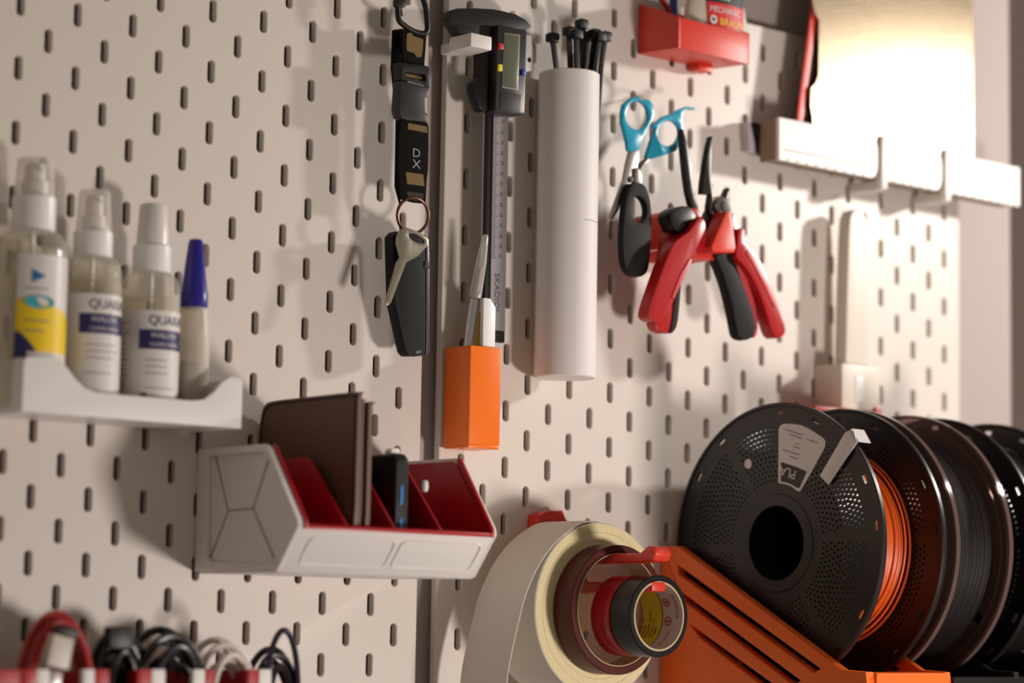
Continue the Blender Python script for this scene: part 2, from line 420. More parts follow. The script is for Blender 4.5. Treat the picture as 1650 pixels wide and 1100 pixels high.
# ------------------------------------------------------------------ white organizer with the red liner
X0, X1 = -181.6, -24.5
t = thing('desk_organizer', 'white organizer box with dark red liner and dividers holding the brown wallet', 'organizer', (-103, 50, -103))
outer = [(0.6, -102), (0.6, -24.5), (72, -24.3), (77, -26.5), (110, -71), (111, -75.5), (90, -102), (87, -103)]
def end_wall(x0, x1): return MB().prism(outer, x0, x1, 'X', 1.4, seg=3)
e = end_wall(X0 + 3.4, X0 + 4.5)
fr = [atX(x, y, X0) for x, y in cr([(228, 378), (250, 368), (475, 352), (492, 362), (583, 590), (582, 625), (520, 848), (245, 835), (228, 820)], (250, 600), 2.75)]
L1, L2 = [atX(x, y, X0) for x, y in cr([(325, 612), (436, 602)], (250, 600), 2.75)]
bm = e.bm
# raised frame around a faceted inset
ring = MB().prism(outer, X0, X0 + 3.6, 'X', 0.9, holes=[fr], seg=2)
o_end = e
for p_ in (ring,):
    tmp = bpy.data.meshes.new('tmp'); p_.bm.to_mesh(tmp); e.bm.from_mesh(tmp); p_.bm.free(); bpy.data.meshes.remove(tmp)
xi = X0 + 0.2; xo = X0 + 3.2
Lv = [e._v((X0 - .1, L1[0], L1[1])), e._v((X0 - .1, L2[0], L2[1]))]
F = [e._v((xo, p[0], p[1])) for p in fr]
tl, tr_, br, bl = 0, 2, 6, 7
def fac(vs): e._f(vs)
fac([F[1], F[2], F[3], Lv[1], Lv[0], F[0]]); fac([F[3], F[4], F[5], F[6], Lv[1]]); fac([F[6], F[7], F[8], Lv[0], Lv[1]]); fac([F[8], F[0], Lv[0]])
e.build('end_panel', M_white, t, flat=False)
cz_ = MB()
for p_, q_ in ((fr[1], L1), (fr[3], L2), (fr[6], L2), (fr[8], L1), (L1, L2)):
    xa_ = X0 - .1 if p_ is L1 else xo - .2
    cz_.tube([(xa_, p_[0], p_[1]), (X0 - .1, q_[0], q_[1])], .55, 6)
cz_.build('crease_shade', mat('shaded_white_plastic', '#8f867e', .5), t)  # grey rods paint in the shade of the panel's groove lines
end_wall(X1 - 3.5, X1).build('end_panel', M_white, t)
b = MB().prism([(111, -75.5), (108.5, -74.5), (107, -76), (86, -101), (88, -103.2), (90, -102)], X0 + 4, X1 - 3, 'X', 0.5)
b.build('front_panel', M_white, t)
# two shallow raised label frames on the sloped front
sl = Vector((111 - 88.5, -75.5 + 103)); sl.normalize(); nr = Vector((sl.y, -sl.x))
def onfront(x, s, h): p = Vector((88.9, -102.9)) + sl * s + nr * h; return (x, p.x, p.y)
b = MB()
for xa, xb in ((X0 + 13, -103), (-98, X1 - 9)):
    pts = []
    for (cx_, cy_, a) in ((xb - 4, 24, 0), (xa + 4, 24, 90), (xa + 4, 11, 180), (xb - 4, 11, 270)):
        for k in range(5): q = math.radians(a + k * 22.5); pts.append((cx_ + 4 * math.cos(q), cy_ + 4 * math.sin(q)))
    b.tube([onfront(x, s, .2) for x, s in pts], .7, 6, closed=True)
b.build('label_frame', M_white, t)
b = MB().box(X0 + 4, X1 - 3, .6, 87, -103, -100.5).box(X0 + 4, X1 - 3, .6, 3, -100.5, -25)
b.build('base', M_white, t)
# liner
def liner(x0, x1, top=0.0):
    o_ = [(3.2, -99.5), (3.2, -27 - top), (70 - top, -26.6 - top), (75 - top, -29 - top), (108.6, -73), (108.8, -77), (88, -99.5)]
    return MB().prism(o_, x0, x1, 'X', .5)
liner(X0 + 4.6, X0 + 6.6, 0).build('liner_end', M_deepred, t); liner(X1 - 5.6, X1 - 3.6, 0).build('liner_end', M_deepred, t)
MB().box(X0 + 6.6, X1 - 5.6, 3.2, 86, -100.3, -98).build('liner_floor', M_deepred, t)
MB().prism([(111.6, -74.2), (111.8, -76.6), (106, -76.6), (86, -98), (84, -98), (104.5, -73.6), (108, -73)], X0 + 4, X1 - 3, 'X', .4).build('liner_lip', M_deepred, t)
e_ = [(76.2, -24.2), (78.4, -25.6), (112, -71.6), (112.2, -76), (109.6, -76.2), (109, -73.5), (75, -27.3)]
for xa in (X0 + 1.9, X1 - 3.6): MB().prism(e_, xa + 2.6 if xa < -100 else xa - 2, xa + 4.9 if xa < -100 else xa + .4, 'X', .5).build('liner_edge', M_deepred, t)
dv = [at(px, py, 107)[0] for px, py in ((557, 838), (634, 845), (709, 858))]
for x in dv: liner(x - 1.4, x + .4, 3.5).build('divider', M_deepred, t)
# wallet
wx = at(578, 740, 100)[0]
t = thing('wallet', 'worn brown leather bifold wallet standing upright in the white organizer', 'wallet', (wx, 55, -97))
prof = [atX(x, y, wx - 7) for x, y in [(577, 634), (574, 631), (480, 641), (440, 646), (427, 652), (421, 668), (417, 700), (416, 740)]]
dmax = prof[0][0]; dmin = prof[-1][0]
poly = smooth(prof, 3, False) + [(dmin + 1, -97.8), (83, -97.8), (dmax - 1.5, -76), (dmax - .3, -60)]
cx_ = wx - 7
MB().prism(poly, cx_, cx_ + 3.4, 'X', 1.1, seg=3).build('front_flap', M_leather, t)
st = [(p[0] * .955 + 2.4, p[1] * .98 - 2) for p in poly]
MB().tube([(cx_ - .1, p[0], p[1]) for p in st], .55, 6, closed=True).build('stitching', mat('dark_thread', '#2a1c12', .8), t)
poly2 = [(p[0] - 2, p[1] - 4) for p in poly]
poly2 = [(a, max(b_, -97.8)) for a, b_ in poly2]
MB().prism(poly2, cx_ + 3.6, cx_ + 5, 'X', .3).prism(poly2, cx_ + 5.3, cx_ + 6.6, 'X', .3).build('card_pocket', M_leatheredge, t)
poly3 = [(p[0] - 1, max(p[1] - 5.5, -97.8)) for p in poly]
MB().prism(poly3, cx_ + 9.2, cx_ + 12.6, 'X', 1.1, seg=3).build('back_flap', M_leather, t)
MB().prism([(dmin - 1, -97.8), (dmin + 4, -97.8), (dmin + 4, -5), (dmin - 1, -9)], cx_ + 1, cx_ + 12, 'X', 1.5).build('fold', M_leather, t)
# usb hub
hx0, hx1 = at(637, 800, 96)[0], at(659, 800, 96)[0]
t = thing('usb_hub', 'slim black hub with two blue ports between the red dividers of the organizer', 'hub', (hx0 + 6, 60, -97))
MB().prism([(22, -97.6), (83, -97.6), (96, -82), (96, -30), (92, -26), (26, -26), (22, -30)], hx0, hx1, 'X', 1.8, seg=3).build('housing', M_black, t)
for y in (797, 849):
    z = at(646, y, 96)[1]; a = MB().box(hx0 + 3.4, hx1 - 4.6, 94, 96.3, z - 6.5, z + 6.5, .3).build('port', M_dark, t)
    MB().box(hx0 + 3.7, hx1 - 5.2, 95, 96.6, z - 5.4, z + 5.4).build('port_tongue', mat('usb_blue', '#1c74c8', .35), a)
xw = at(636, 732, 88)[0]
b = MB().tube([(xw, 84, -97), (xw, 86, -32)], 2.0, 10)
b.build  # stem joins the plug
b.prism([(xw - 3.2, -32), (xw + 3.2, -32), (xw + 3.8, -24), (xw + 2, -22.4), (xw - 2, -22.4), (xw - 3.8, -24)], 82, 89, 'd', .8)
tag(b.build('cable_plug', M_white2), 'small white plug sticking up beside the black hub in the organizer', 'plug')
xw, zw = at(685, 783, 98)
b = MB().lathe([(0, zw - 4), (1.8, zw - 3.2), (2.3, zw), (1.8, zw + 3.2), (0, zw + 4)], (xw - .2, 98), 'Z', 16)
tag(b.build('earphone', M_white2), 'tiny white earphone hooked over the third red divider', 'earphone')
xo0, xo1 = at(712, 856, 96)[0], at(745, 856, 96)[0]
tag(MB().box(xo0, xo1, 80, 104, -79.2, -76.4, .6).box(xo0 + 1, xo1 - 1, 82, 92, -97.6, -79).build('orange_clip', M_orange2), 'orange printed piece lying in the rightmost organizer compartment', 'clip')

# ------------------------------------------------------------------ cable holder, bottom left
HD = 82
t = thing('cable_holder', 'white and red slotted cable holder at the lower left, filled with coiled cables', 'holder', (-260, 45, -205))
hx = lambda px: at(px, 1085, HD)[0]
zt = at(250, 1078, HD)[1]
def post(pa, pb, mt, nm):
    a, b_ = hx(pa), hx(pb)
    MB().prism([(a - .6, -204), (b_ + .6, -204), (b_ + .3, zt - 4), (b_, zt), (a, zt)], HD - 4, HD, 'd', .5).build(nm, mt, t)
for a, b_ in ((60, 80), (135, 152), (245, 266), (312, 330), (418, 437)): post(a, b_, M_white, 'white_post')
for a, b_ in ((36, 59), (153, 176), (222, 244), (331, 346), (400, 417)): post(a, b_, M_deepred, 'red_post')
for px in (35, 60, 152, 244, 331, 417): MB().box(hx(px) - .8, hx(px) + .8, 1, HD - 4.2, -202, zt - 1, .3).build('divider', M_deepred, t)
b = MB().box(hx(-40), hx(440), 1, HD, -208, -204).box(hx(-40), hx(440), .6, 3, -204, zt - 6).box(hx(-40), hx(34), HD - 4, HD, -204, zt - .5, .5)
b.build('holder_body', M_deepred, t)
def coil(name, label, mt, px, rx_px, top_py, d, n, r, tilt=0.0, spread=10, zc=-181, extra=None, rjit=.18):
    X, Z = at(px, top_py, d); rx = rx_px / 2.42 / .76 if False else rx_px / 1.84
    b = MB(); rz = Z - zc
    for k in range(n):
        f = 1 - rjit * k / max(1, n - 1) * 1.6 if n > 1 else 1
        rr = rz * f; dk = d - spread / 2 + spread * ((k * 0.618) % 1.0)
        ph = random.uniform(-.05, .05)
        pts = [(X + rx * f * math.cos(a) + tilt * math.sin(a) * 4 + random.uniform(-.15, .15), dk + 4 * math.cos(a + k), zc + rr * math.sin(a + ph)) for a in [2 * PI * q / 36 for q in range(36)]]
        b.tube(pts, r, 8, closed=True)
    o = b.build('cable_coil', mt) if extra is None else None
    if extra is None: return tag(o, label, 'cable', None)
    t_ = thing(name, label, 'cable', (X, d, zc - rz)); b.build('cable_coil', mt, t_)
    return t_
M_redc = mat('red_cable', '#a81c18', .4); M_blkc = mat('black_cable', '#1c161a', .35); M_whc = mat('white_cable', '#cfc4bc', .45); M_pur = mat('dark_purple_cable', '#241830', .3)
t = coil('charging_cable', 'red cable coil with white rectangular plug, leftmost in the cable holder', M_redc, 100, 39, 990, 62, 3, 2.6, spread=12, extra=True, rjit=.1)
q = tr([(84, 1020), (118, 1029), (108, 1080), (72, 1072)], 74)
MB().prism(q, 69, 76, 'd', 1.2, seg=3).build('white_plug', mat('grey_white_plug', '#bdb2a6', .4), t)
MB().prism(tr([(92, 1005), (124, 1014), (122, 1029), (88, 1020)], 72), 68, 75, 'd', 1.2).build('black_collar', M_black, t)
MB().prism(tr([(82, 1078), (102, 1082), (96, 1130), (76, 1128)], 74), 70.5, 74, 'd', .8).build('metal_tip', M_steel, t)
t = coil('adapter_cable', 'thin black cable coil with a flat black connector, second in the cable holder', M_blkc, 196, 30, 1018, 60, 4, 2.0, spread=12, extra=True)
MB().box(*(lambda a, b_: (a[0], b_[0]))(at(175, 1020, 66), at(215, 1020, 66)), 60, 67, at(175, 1045, 66)[1], at(175, 1009, 66)[1], 1.5).build('connector', M_black, t)
MB().prism(oval(*at(196, 1075, 55), 17, 20), 46, 58, 'd', 2).build('wound_core', M_blackm, t)
t = coil('thick_cable', 'large thick coil of glossy black cable in the middle of the cable holder', M_blkc, 277, 45, 1015, 60, 7, 2.5, spread=22, extra=True, rjit=.3)
coil('white_cable', 'coil of white cable, second from right in the cable holder', M_whc, 365, 40, 1031, 60, 6, 2.1, spread=20, rjit=.25)
t = coil('loop_cable', 'black cable with one tall loose loop at the right end of the cable holder', M_blkc, 447, 30, 1046, 60, 4, 2.2, spread=14, extra=True, rjit=.2)
X, Z = at(456, 1015, 66)
MB().tube([(X + 12.5 * math.cos(a) + .8 * math.sin(a), 66, -181 + (Z + 181) * math.sin(a)) for a in [2 * PI * q / 40 for q in range(40)]], 1.9, 10, closed=True).build('loose_loop', M_pur, t)

# ------------------------------------------------------------------ lanyard with buckle, ring, key and fob
D = 26
t = thing('lanyard', 'black and gold webbing lanyard with side release buckle hanging left of the panel gap', 'lanyard', (-25, D, 140))
M_web = mat('black_webbing', '#110e0c', .9, spec=.15, bump=.6, scale=2500); M_gold = mat('gold_print', '#6e5626', .7, bump=.4, scale=1500, var=.4)
def slab(pts, d0, d1, nm, mt, par, bev=.5, holes=(), sm=0, ref=None):
    rd = ref or d1
    P = tr(pts, rd); H = [tr(h, rd) for h in holes]
    if sm: P = smooth(P, sm)
    return MB().prism(P, d0, d1, 'd', bev, holes=H, seg=2).build(nm, mt, par)
def ptube(pts, d, r, nm, mt, par, closed=False, n=10, sm=4):
    dd = d if isinstance(d, (list, tuple)) else [d] * len(pts)
    P = [(lambda q, e: (q[0], e, q[1]))(at(x, y, e), e) for (x, y), e in zip(pts, dd)]
    P = smooth(P, sm, closed) if sm else P
    return MB().tube(P, r, n, closed).build(nm, mt, par)
ptube([(650, 40), (642, 30), (641, 5), (646, -25), (660, -40), (672, -20), (684, 5), (688, 30), (688, 50), (680, 54), (665, 50)], D, 2.0, 'carabiner', M_black, t, closed=True)
slab([(638, -2), (654, -4), (657, 10), (645, 15), (638, 9)], D - 2, D + 2, 'gate_bead', M_black, t, 1.2)
ptube([(648, 26), (646, 14)], D, 1.2, 'pin', M_steel, t, sm=0)
slab([(648, 46), (688, 52), (684, 106), (650, 101)], D - 2, D, 'upper_strap', M_web, t)
slab([(656, 54), (664, 52), (666, 58), (682, 63), (681, 80), (679, 92), (671, 92), (668, 86), (656, 82), (655, 70)], D - .5, D + .25, 'upper_print', M_gold, t, 0)
slab([(634, 48), (648, 46), (650, 130), (648, 215), (646, 330), (638, 300), (640, 190), (632, 110)], 13, 15, 'rear_strap', M_web, t, .4, ref=15)
slab([(645, 102), (646, 100), (688, 106), (694, 110), (693, 141), (690, 141), (647, 128)], D - 5, D + 4, 'buckle_socket', M_black, t, 1.0, holes=[[(652, 115), (686, 121), (686, 131), (652, 124)]])
slab([(653, 118), (683, 124), (683, 129), (653, 124)], D - 1, D + 1, 'buckle_webbing', M_gold, t, .2)
slab([(646, 129), (692, 141), (691, 156), (686, 158), (686, 181), (690, 183), (688, 197), (655, 193), (646, 188), (643, 175)], D - 5, D + 4, 'buckle_prong', M_dark, t, 1.2)
ptube([(656, 131), (682, 138)], D + 4, .5, 'buckle_edge', M_silver, t, sm=0)
slab([(646, 192), (689, 197), (691, 205), (691, 240), (690, 275), (688, 290), (686, 328), (666, 326), (645, 320), (644, 290), (641, 270), (643, 230)], D - 2, D, 'lower_strap', M_web, t)
slab([(658, 198), (688, 204), (689, 214), (657, 208)], D - .5, D + .25, 'strap_print', M_gold, t, 0)
slab([(654, 277), (682, 281), (684, 300), (656, 296)], D - .5, D + .25, 'strap_print', M_gold, t, 0)
slab([(655, 308), (683, 312), (681, 324), (660, 322)], D - .5, D + .3, 'strap_wear', mat('worn_webbing', '#3a332e', .9, bump=.8, scale=1800), t, 0)
lx, lz = at(664, 252, D + .5)
b = MB(); b.text('D', 8.5, lambda u, v: (lx + u * 1.15, D + .5, lz + v)); lx2, lz2 = at(664, 270, D + .5)
b.text('X', 8.5, lambda u, v: (lx2 + u * 1.25, D + .5, lz2 + v))
b.build('lettering', mat('pale_grey_print', '#8d8890', .6), t)
ptube([(665 + 25 * math.cos(a), 347 + 29 * math.sin(a)) for a in [2 * PI * k / 24 for k in range(24)]], D, 1.1, 'split_ring', mat('copper_brown_metal', '#6a4a40', .3, metal=.8), t, closed=True, sm=0)
k = slab([(646, 369), (655, 366), (676, 374), (690.5, 386), (689, 396), (684, 401), (675, 412), (660, 420), (654, 424), (630, 488), (626, 492), (622, 489), (624, 480), (637, 436), (640, 424), (645.5, 414), (640, 392), (641, 380)], D + 5, D + 7.0, 'door_key', M_brass, None, .25, holes=[[(671 + 13 * math.cos(a) + 2 * math.sin(a), 384 + 7.5 * math.sin(a) + 4.5 * math.cos(a)) for a in [2 * PI * q / 20 for q in range(20)]]])
tag(k, 'dull silver door key hanging on the split ring in front of the black fob', 'key')
f = thing('pocket_tool', 'long black rectangular pocket tool hanging from the lanyard ring behind the key', 'pocket tool', (-25, 20, 45))
slab([(633, 380), (640, 372), (686, 378), (686, 568), (682, 573), (660, 573), (654, 566), (636, 485)], 16, D, 'body', M_blackm, f, 1.4)
slab([(686.5, 384), (691, 390), (692, 440), (692, 566), (688, 571), (686.5, 570)], 17, D - 1, 'side_strip', mat('grey_violet_metal', '#5c545e', .3, metal=.6), f, .5)
slab([(669, 566), (679, 563.5), (678, 568.5), (670, 570)], D - .2, D + .4, 'metal_tab', M_silver, f, 0)
slab([(684, 420), (692, 422), (692, 433), (684, 431)], 17, D + .5, 'latch', M_dark, f, .4)
h = thing('wall_hook', 'black hook at the top carrying the carabiner of the lanyard', 'hook', (-20, 10, 280))
x, z = at(661, -38, D)
MB().tube([(x, .5, z + 3), (x, 20, z - 1), (x, 32, z - 1), (x, 36, z + 5)], 2.2, 12).build('hook_arm', M_black, h)

# ------------------------------------------------------------------ caliper on its white holder
t = thing('digital_caliper', 'black digital caliper with grey display hanging jaws up above the orange cup', 'caliper', (50, 24, 62))
k = lambda L: cr(L, (720, 0), 5.5)
slab(k([(5, 165), (12, 130), (30, 95), (100, 72), (250, 70), (420, 80), (520, 100), (620, 128), (700, 172), (757, 240), (700, 268), (600, 280), (460, 300), (430, 345), (405, 335), (300, 330), (200, 300), (110, 305), (70, 245), (25, 200)]), 16, 25, 'jaws', M_black, t, 1.0, ref=25)
slab(k([(300, 462), (360, 440), (450, 330), (450, 965), (400, 968), (335, 988), (290, 962), (265, 880), (240, 785), (250, 725), (300, 690)]), 15, 24, 'slider', M_black, t, 1.8)
slab(k([(455, 225), (470, 215), (700, 265), (712, 275), (690, 995), (675, 1018), (560, 1010), (430, 985)]), 18, 31, 'readout_housing', mat('caliper_black', '#2b2527', .35), t, 1.4)
lcd = k([(512, 290), (650, 308), (632, 800), (492, 776)])
slab(lcd, 30, 31.6, 'screen_frame', mat('screen_rim', '#9a9498', .35), t, .3)
slab(k([(520, 300), (640, 318), (623, 788), (502, 766)]), 31, 32, 'screen', mat('lcd_grey_green', '#5e6250', .2), t, .1)
for pts, c_, n_ in (([(465, 380), (503, 384), (501, 440), (463, 436)], '#c02428', 'red_button'), ([(460, 566), (494, 570), (492, 632), (457, 628)], '#d8d020', 'yellow_button'), ([(672, 610), (702, 614), (700, 668), (670, 664)], '#2c4cae', 'blue_button')):
    slab(k(pts), 30.6, 32.4, n_, mat(n_, c_, .35), t, .4)
slab(k([(476, 810), (660, 838), (650, 1000), (470, 975)]), 30.6, 31.4, 'battery_cover', mat('cover_black', '#231e20', .45), t, .2)
bx0, bz1 = at(785, 180, 19); bx1 = at(821, 180, 19)[0]; bz0 = at(800, 551, 19)[1]
xg0 = at(796, 180, 21)[0]; xg1 = at(821, 180, 21)[0]
bA = MB().box(bx0, xg1, 16, 20, bz0, bz1 + 25, .4); bA.build('beam', M_black, t)
bs = MB().m(0).box(xg0, xg1 - .5, 19.5, 20.8, bz0 + 8, bz1 + 4)
bs.m(1)
nt_ = 70
for i in range(nt_):
    z = bz0 + 58 + i * (bz1 - bz0 - 58) / nt_
    L = 4.2 if i % 5 == 0 else 2.6
    bs.box(xg0 + .6, xg0 + .6 + L, 20.7, 20.95, z, z + .55)
    if i % 5 == 0: bs.text(str((i * 7) % 90 + 10), 3.2, lambda u, v, z=z: (xg0 + 9.5 - v, 21, z + u))
bs.text('SKADIOI', 6.4, lambda u, v: (xg0 + 3.8 + v, 21, bz0 + 48 - u * 1.1))
bs.build('scale_plate', [mat('grey_scale_plate', '#8b8488', .4, metal=.3), mat('scale_print', '#3c3438', .5)], t)
t = thing('caliper_holder', 'small white printed pegs hooked into the board behind the caliper jaws', 'holder', (30, 15, 265))
x0, z1 = at(759, 54, 38); x1 = at(795, 60, 38)[0]; z0 = at(765, 76, 38)[1]
MB().box(x0, x1 - 1, 14, 38, z0, z1 + 1, 1.5).build('peg', M_white, t)
MB().box(x0 + 4, x1 - 6, .4, 14, z0 + 1, z1 - 1, .5).build('peg_stem', M_white, t)
x0, z1 = at(848, 55, 14); x1 = at(862, 60, 14)[0]; z0 = at(850, 116, 14)[1]
MB().prism([(x0, z0), (x1, z0 + 2), (x1 - 3, z1), (x0, z1)], .4, 14, 'd', 1.2).build('side_clip', M_white, t)
MB().lathe([(0, 14.2), (1.8, 14.2), (1.8, 13), (0, 13)], (x1 - 5, z0 + 9), 'd', 14).build('clip_hole', M_blackm, t)

# ------------------------------------------------------------------ orange cup and its contents
t = thing('pen_cup', 'square glossy orange cup mounted below the caliper, holding a craft knife', 'cup', (31, 17, -12.5))
cx0, cx1, c0, c1, cz0, cz1 = 17.6, 45.3, 2.6, 30, -12.5, 57
b = MB()
hol = [(cx0 + 2, c0 + 2), (cx1 - 2, c0 + 2), (cx1 - 2, c1 - 2), (cx0 + 2, c1 - 2)]
b.prism([(cx0, c0), (cx1, c0), (cx1, c1), (cx0, c1)], cz0 + 2, cz1, 'Z', .9, holes=[hol], seg=3)
b.box(cx0 + .4, cx1 - .4, c0 + .4, c1 - .4, cz0 - .3, cz0 + 2.4, .8)
b.build('cup_body', M_orange, t)
MB().box(cx0 + 8, cx1 - 8, .3, 2.6, 20, 40).build('mount', M_orange, t)
t = thing('craft_knife', 'silver handled craft knife under a clear cap standing in the orange cup', 'knife', (24, 16, -10))
kb = at(754.5, 552, 16); kt = at(765, 482, 19); ke = at(783, 378, 26)
fb = (kb[0] + (kb[0] - kt[0]) * 1.9, kb[1] + (kb[1] - kt[1]) * 1.9)
fb = (max(fb[0], cx0 + 6), cz0 + 3.5)
MB().tube([(fb[0], 13, fb[1]), (kb[0], 16, kb[1]), (kt[0], 19, kt[1])], 3.5, 20).build('handle', M_silver, t)
dr = Vector((ke[0] - kt[0], 0, ke[1] - kt[1]))
g = lambda f: (kt[0] + dr.x * f, 19 + 7 * f, kt[1] + dr.z * f)
MB().tube([g(0), g(.02), g(.05), g(.09), g(.11)], [3.6, 4.2, 4.2, 3.4, 2.6], 18).build('collar', M_steel, t)
MB().tube([g(.1), g(.5)], 2.3, 14).build('blade_chuck', M_steel, t)
MB().tube([g(.42), g(.6), g(.92)], [2.0, 1.8, .2], 8, flat=.15).build('blade', M_steel, t)
MB().tube([g(.02), g(.05), g(.6), g(.97), g(1)], [5.0, 5.2, 4.3, 2.4, 1.6], 20, flat=.8).build('clear_cap', M_clear2, t)
ye = thing('marker', 'yellow tipped marker in a clear sleeve beside the knife in the orange cup', 'marker', (30, 22, -9))
X, Z = at(771, 552, 10)
MB().tube([(X, 10, -9), (X, 10, Z), (X, 10, Z + 14), (X, 10, Z + 21)], [5.0, 5.0, 4.0, .8], 16).build('yellow_tip', M_yellow, ye)
MB().lathe([(7.6, -9), (7.6, Z + 20), (6.6, Z + 24), (5.4, Z + 27)], (X - 3.6, 12), 'Z', 24).build('clear_sleeve', M_clear, ye)
X0_, Z0_ = at(778, 553, 27); X1_ = at(798, 553, 27)[0]; Zt = at(786, 480, 27)[1]
b = MB().prism([(X0_, -9), (X1_ - 2.4, -9), (X1_ - 2.4, 50), (X1_, 58), (X1_, Zt - 6), (X1_ - 5, Zt), (X0_ + 1, Zt), (X0_, Zt - 1)], 23.5, 27, 'd', .8)
tag(b.build('plastic_scraper', M_white2), 'flat white scraper with one cut corner standing in the orange cup', 'scraper')

# ------------------------------------------------------------------ white tube of cable ties
TX, TDc, TR = 108.6, 25.5, 21.6
z0, z1 = 41.5, 260
t = thing('storage_tube', 'tall white cylindrical tube fixed upright to the board, holding black cable ties', 'tube', (TX, TDc, z0))
MB().lathe([(0, z0), (TR - .8, z0), (TR, z0 + .8), (TR, z1 - .6), (TR - .6, z1), (TR - 1.8, z1), (TR - 2, z1 - 1), (TR - 2, z0 + 2), (0, z0 + 2)], (TX, TDc), 'Z', 72).build('tube_body', mat('white_tube', '#e6e0de', .55, layer=True), t)
MB().box(TX - 9, TX + 9, .4, 8, z0 + 3, z1 - 1, .6).build('back_rail', M_white, t)
MB().patch((TX, TDc), TR + .02, 152, 152.5, math.radians(-8), math.radians(40), .04, 10).build('seam', M_text, t)
tie = thing('cable_tie', 'black cable tie standing in the white tube', 'cable tie', (TX, TDc, 100), 'black cable ties in the white tube')
tl = [(890, 62, 22, 897, 'leftmost, with a bent flat head'), (917, 52, 24, 919, 'second from the left'), (937, 40, 26, 937, 'tallest, its head tilted highest'), (947, 60, 20, 944, 'half hidden behind the tallest'), (958, 56, 30, 952, 'leaning right of the tallest'), (966, 60, 33, 958, 'with a pale edge on its strap'), (975, 60, 30, 968, 'rightmost, its head at the tube rim'), (928, 56, 34, 930, 'in front between the two left heads')]
def tie_parts(root, px, py, d, pb, wd):
    X, Z = at(px, py, d); Xb, Zb = at(pb, 112, d)
    sx = (X - Xb) / (Z - Zb)
    zb = z0 + 4; xb = min(max(Xb - sx * 60, TX - 12), TX + 12)
    MB().prism([(X - wd, Z), (X + wd, Z), (Xb + wd, Zb), (xb + wd, zb), (xb - wd, zb), (Xb - wd, Zb)], d - .8, d + .8, 'd', .3).build('strap', M_black, root)
    MB().prism([(X - 4.2, Z - 3), (X + 4.2, Z - 3), (X + 4.6, Z + 2.6), (X + 3, Z + 4), (X - 3, Z + 4), (X - 4.6, Z + 2.6)], d - 3, d + 3.4, 'd', 1.0).build('head', M_black, root)
for i, (px, py, d, pb, desc) in enumerate(tl):
    if i: tie = thing('cable_tie', '', 'cable tie', (TX, TDc, 100), 'black cable ties in the white tube')
    tie['label'] = 'black cable tie in the white tube, ' + desc
    tie_parts(tie, px, py, d, pb, 2.2 if i != 2 else 3.6)

# ------------------------------------------------------------------ teal scissors and black tool
k = lambda L: cr(L, (950, 130), 2.4457)
t = thing('scissors', 'pair of teal handled scissors hanging with blades pointing down to the left', 'scissors', (175, 32, 160))
h1 = [(165, 68), (190, 60), (200, 62), (205, 75), (225, 72), (240, 78), (252, 95), (258, 125), (250, 155), (228, 195), (212, 230), (195, 275), (155, 277), (150, 240), (140, 200), (130, 165), (130, 125), (138, 90)]
slab(k(h1), 32, 36, 'finger_loop', M_teal, t, 1.2, holes=[k([(190 + 45 * math.cos(a), 136 + 56 * math.sin(a)) for a in [2 * PI * q / 28 for q in range(28)]])])
h2 = [(262, 165), (290, 142), (330, 127), (355, 112), (385, 101), (418, 106), (417, 114), (385, 112), (368, 128), (366, 160), (372, 200), (362, 245), (340, 278), (300, 292), (232, 312), (226, 300), (240, 255), (252, 215), (262, 190), (250, 175)]
slab(k(h2), 27, 31, 'thumb_loop', M_teal, t, 1.2, holes=[k([(313 + 45 * math.cos(a) - 4 * math.sin(a), 207 + 50 * math.sin(a)) for a in [2 * PI * q / 28 for q in range(28)]])])
slab(k([(155, 275), (195, 275), (192, 320), (180, 380), (168, 415), (84, 546), (77, 543), (108, 455), (132, 390), (142, 330)]), 32, 33.6, 'blade', M_steel, t, .3)
slab(k([(228, 300), (240, 310), (215, 335), (196, 365), (182, 410), (150, 455), (92, 545), (84, 546), (140, 420), (170, 360), (190, 330)]), 30, 31.6, 'blade', mat('dark_steel', '#5c5450', .3, metal=.9), t, .3)
x, z = at(*k([(160, 390)])[0], 33); MB().lathe([(0, 34.6), (2.2, 34.4), (2.6, 33.4), (0, 33.4)], (x, z), 'd', 16).build('pivot_screw', M_dark, t)
ptube(k([(205, 60), (222, 100), (215, 160), (200, 185)]), [.5, 24, 30, 34], 1.0, 'hook_wire', M_clear2, None)
o = [o for o in bpy.data.objects if o.name.startswith('hook_wire')][0]; tag(o, 'clear plastic hook passing through the left loop of the teal scissors', 'hook')
t = thing('precision_knife', 'black handled tool with a large oval hole hanging below the scissors', 'hand tool', (172, 34, 120))
slab(smooth(k([(168, 410), (195, 402), (222, 420), (240, 480), (244, 560), (240, 660), (232, 735), (215, 765), (190, 772), (158, 758), (138, 715), (133, 640), (136, 560), (146, 470)]), 3), 34, 40, 'handle', M_blackm, t, 1.8, holes=[k([(195 + 33 * math.cos(a) + 4 * math.sin(a), 507 + 54 * math.sin(a)) for a in [2 * PI * q / 26 for q in range(26)]])])
slab(k([(180, 345), (192, 340), (205, 370), (207, 408), (178, 408)]), 32, 35, 'metal_neck', M_steel, t, .4)

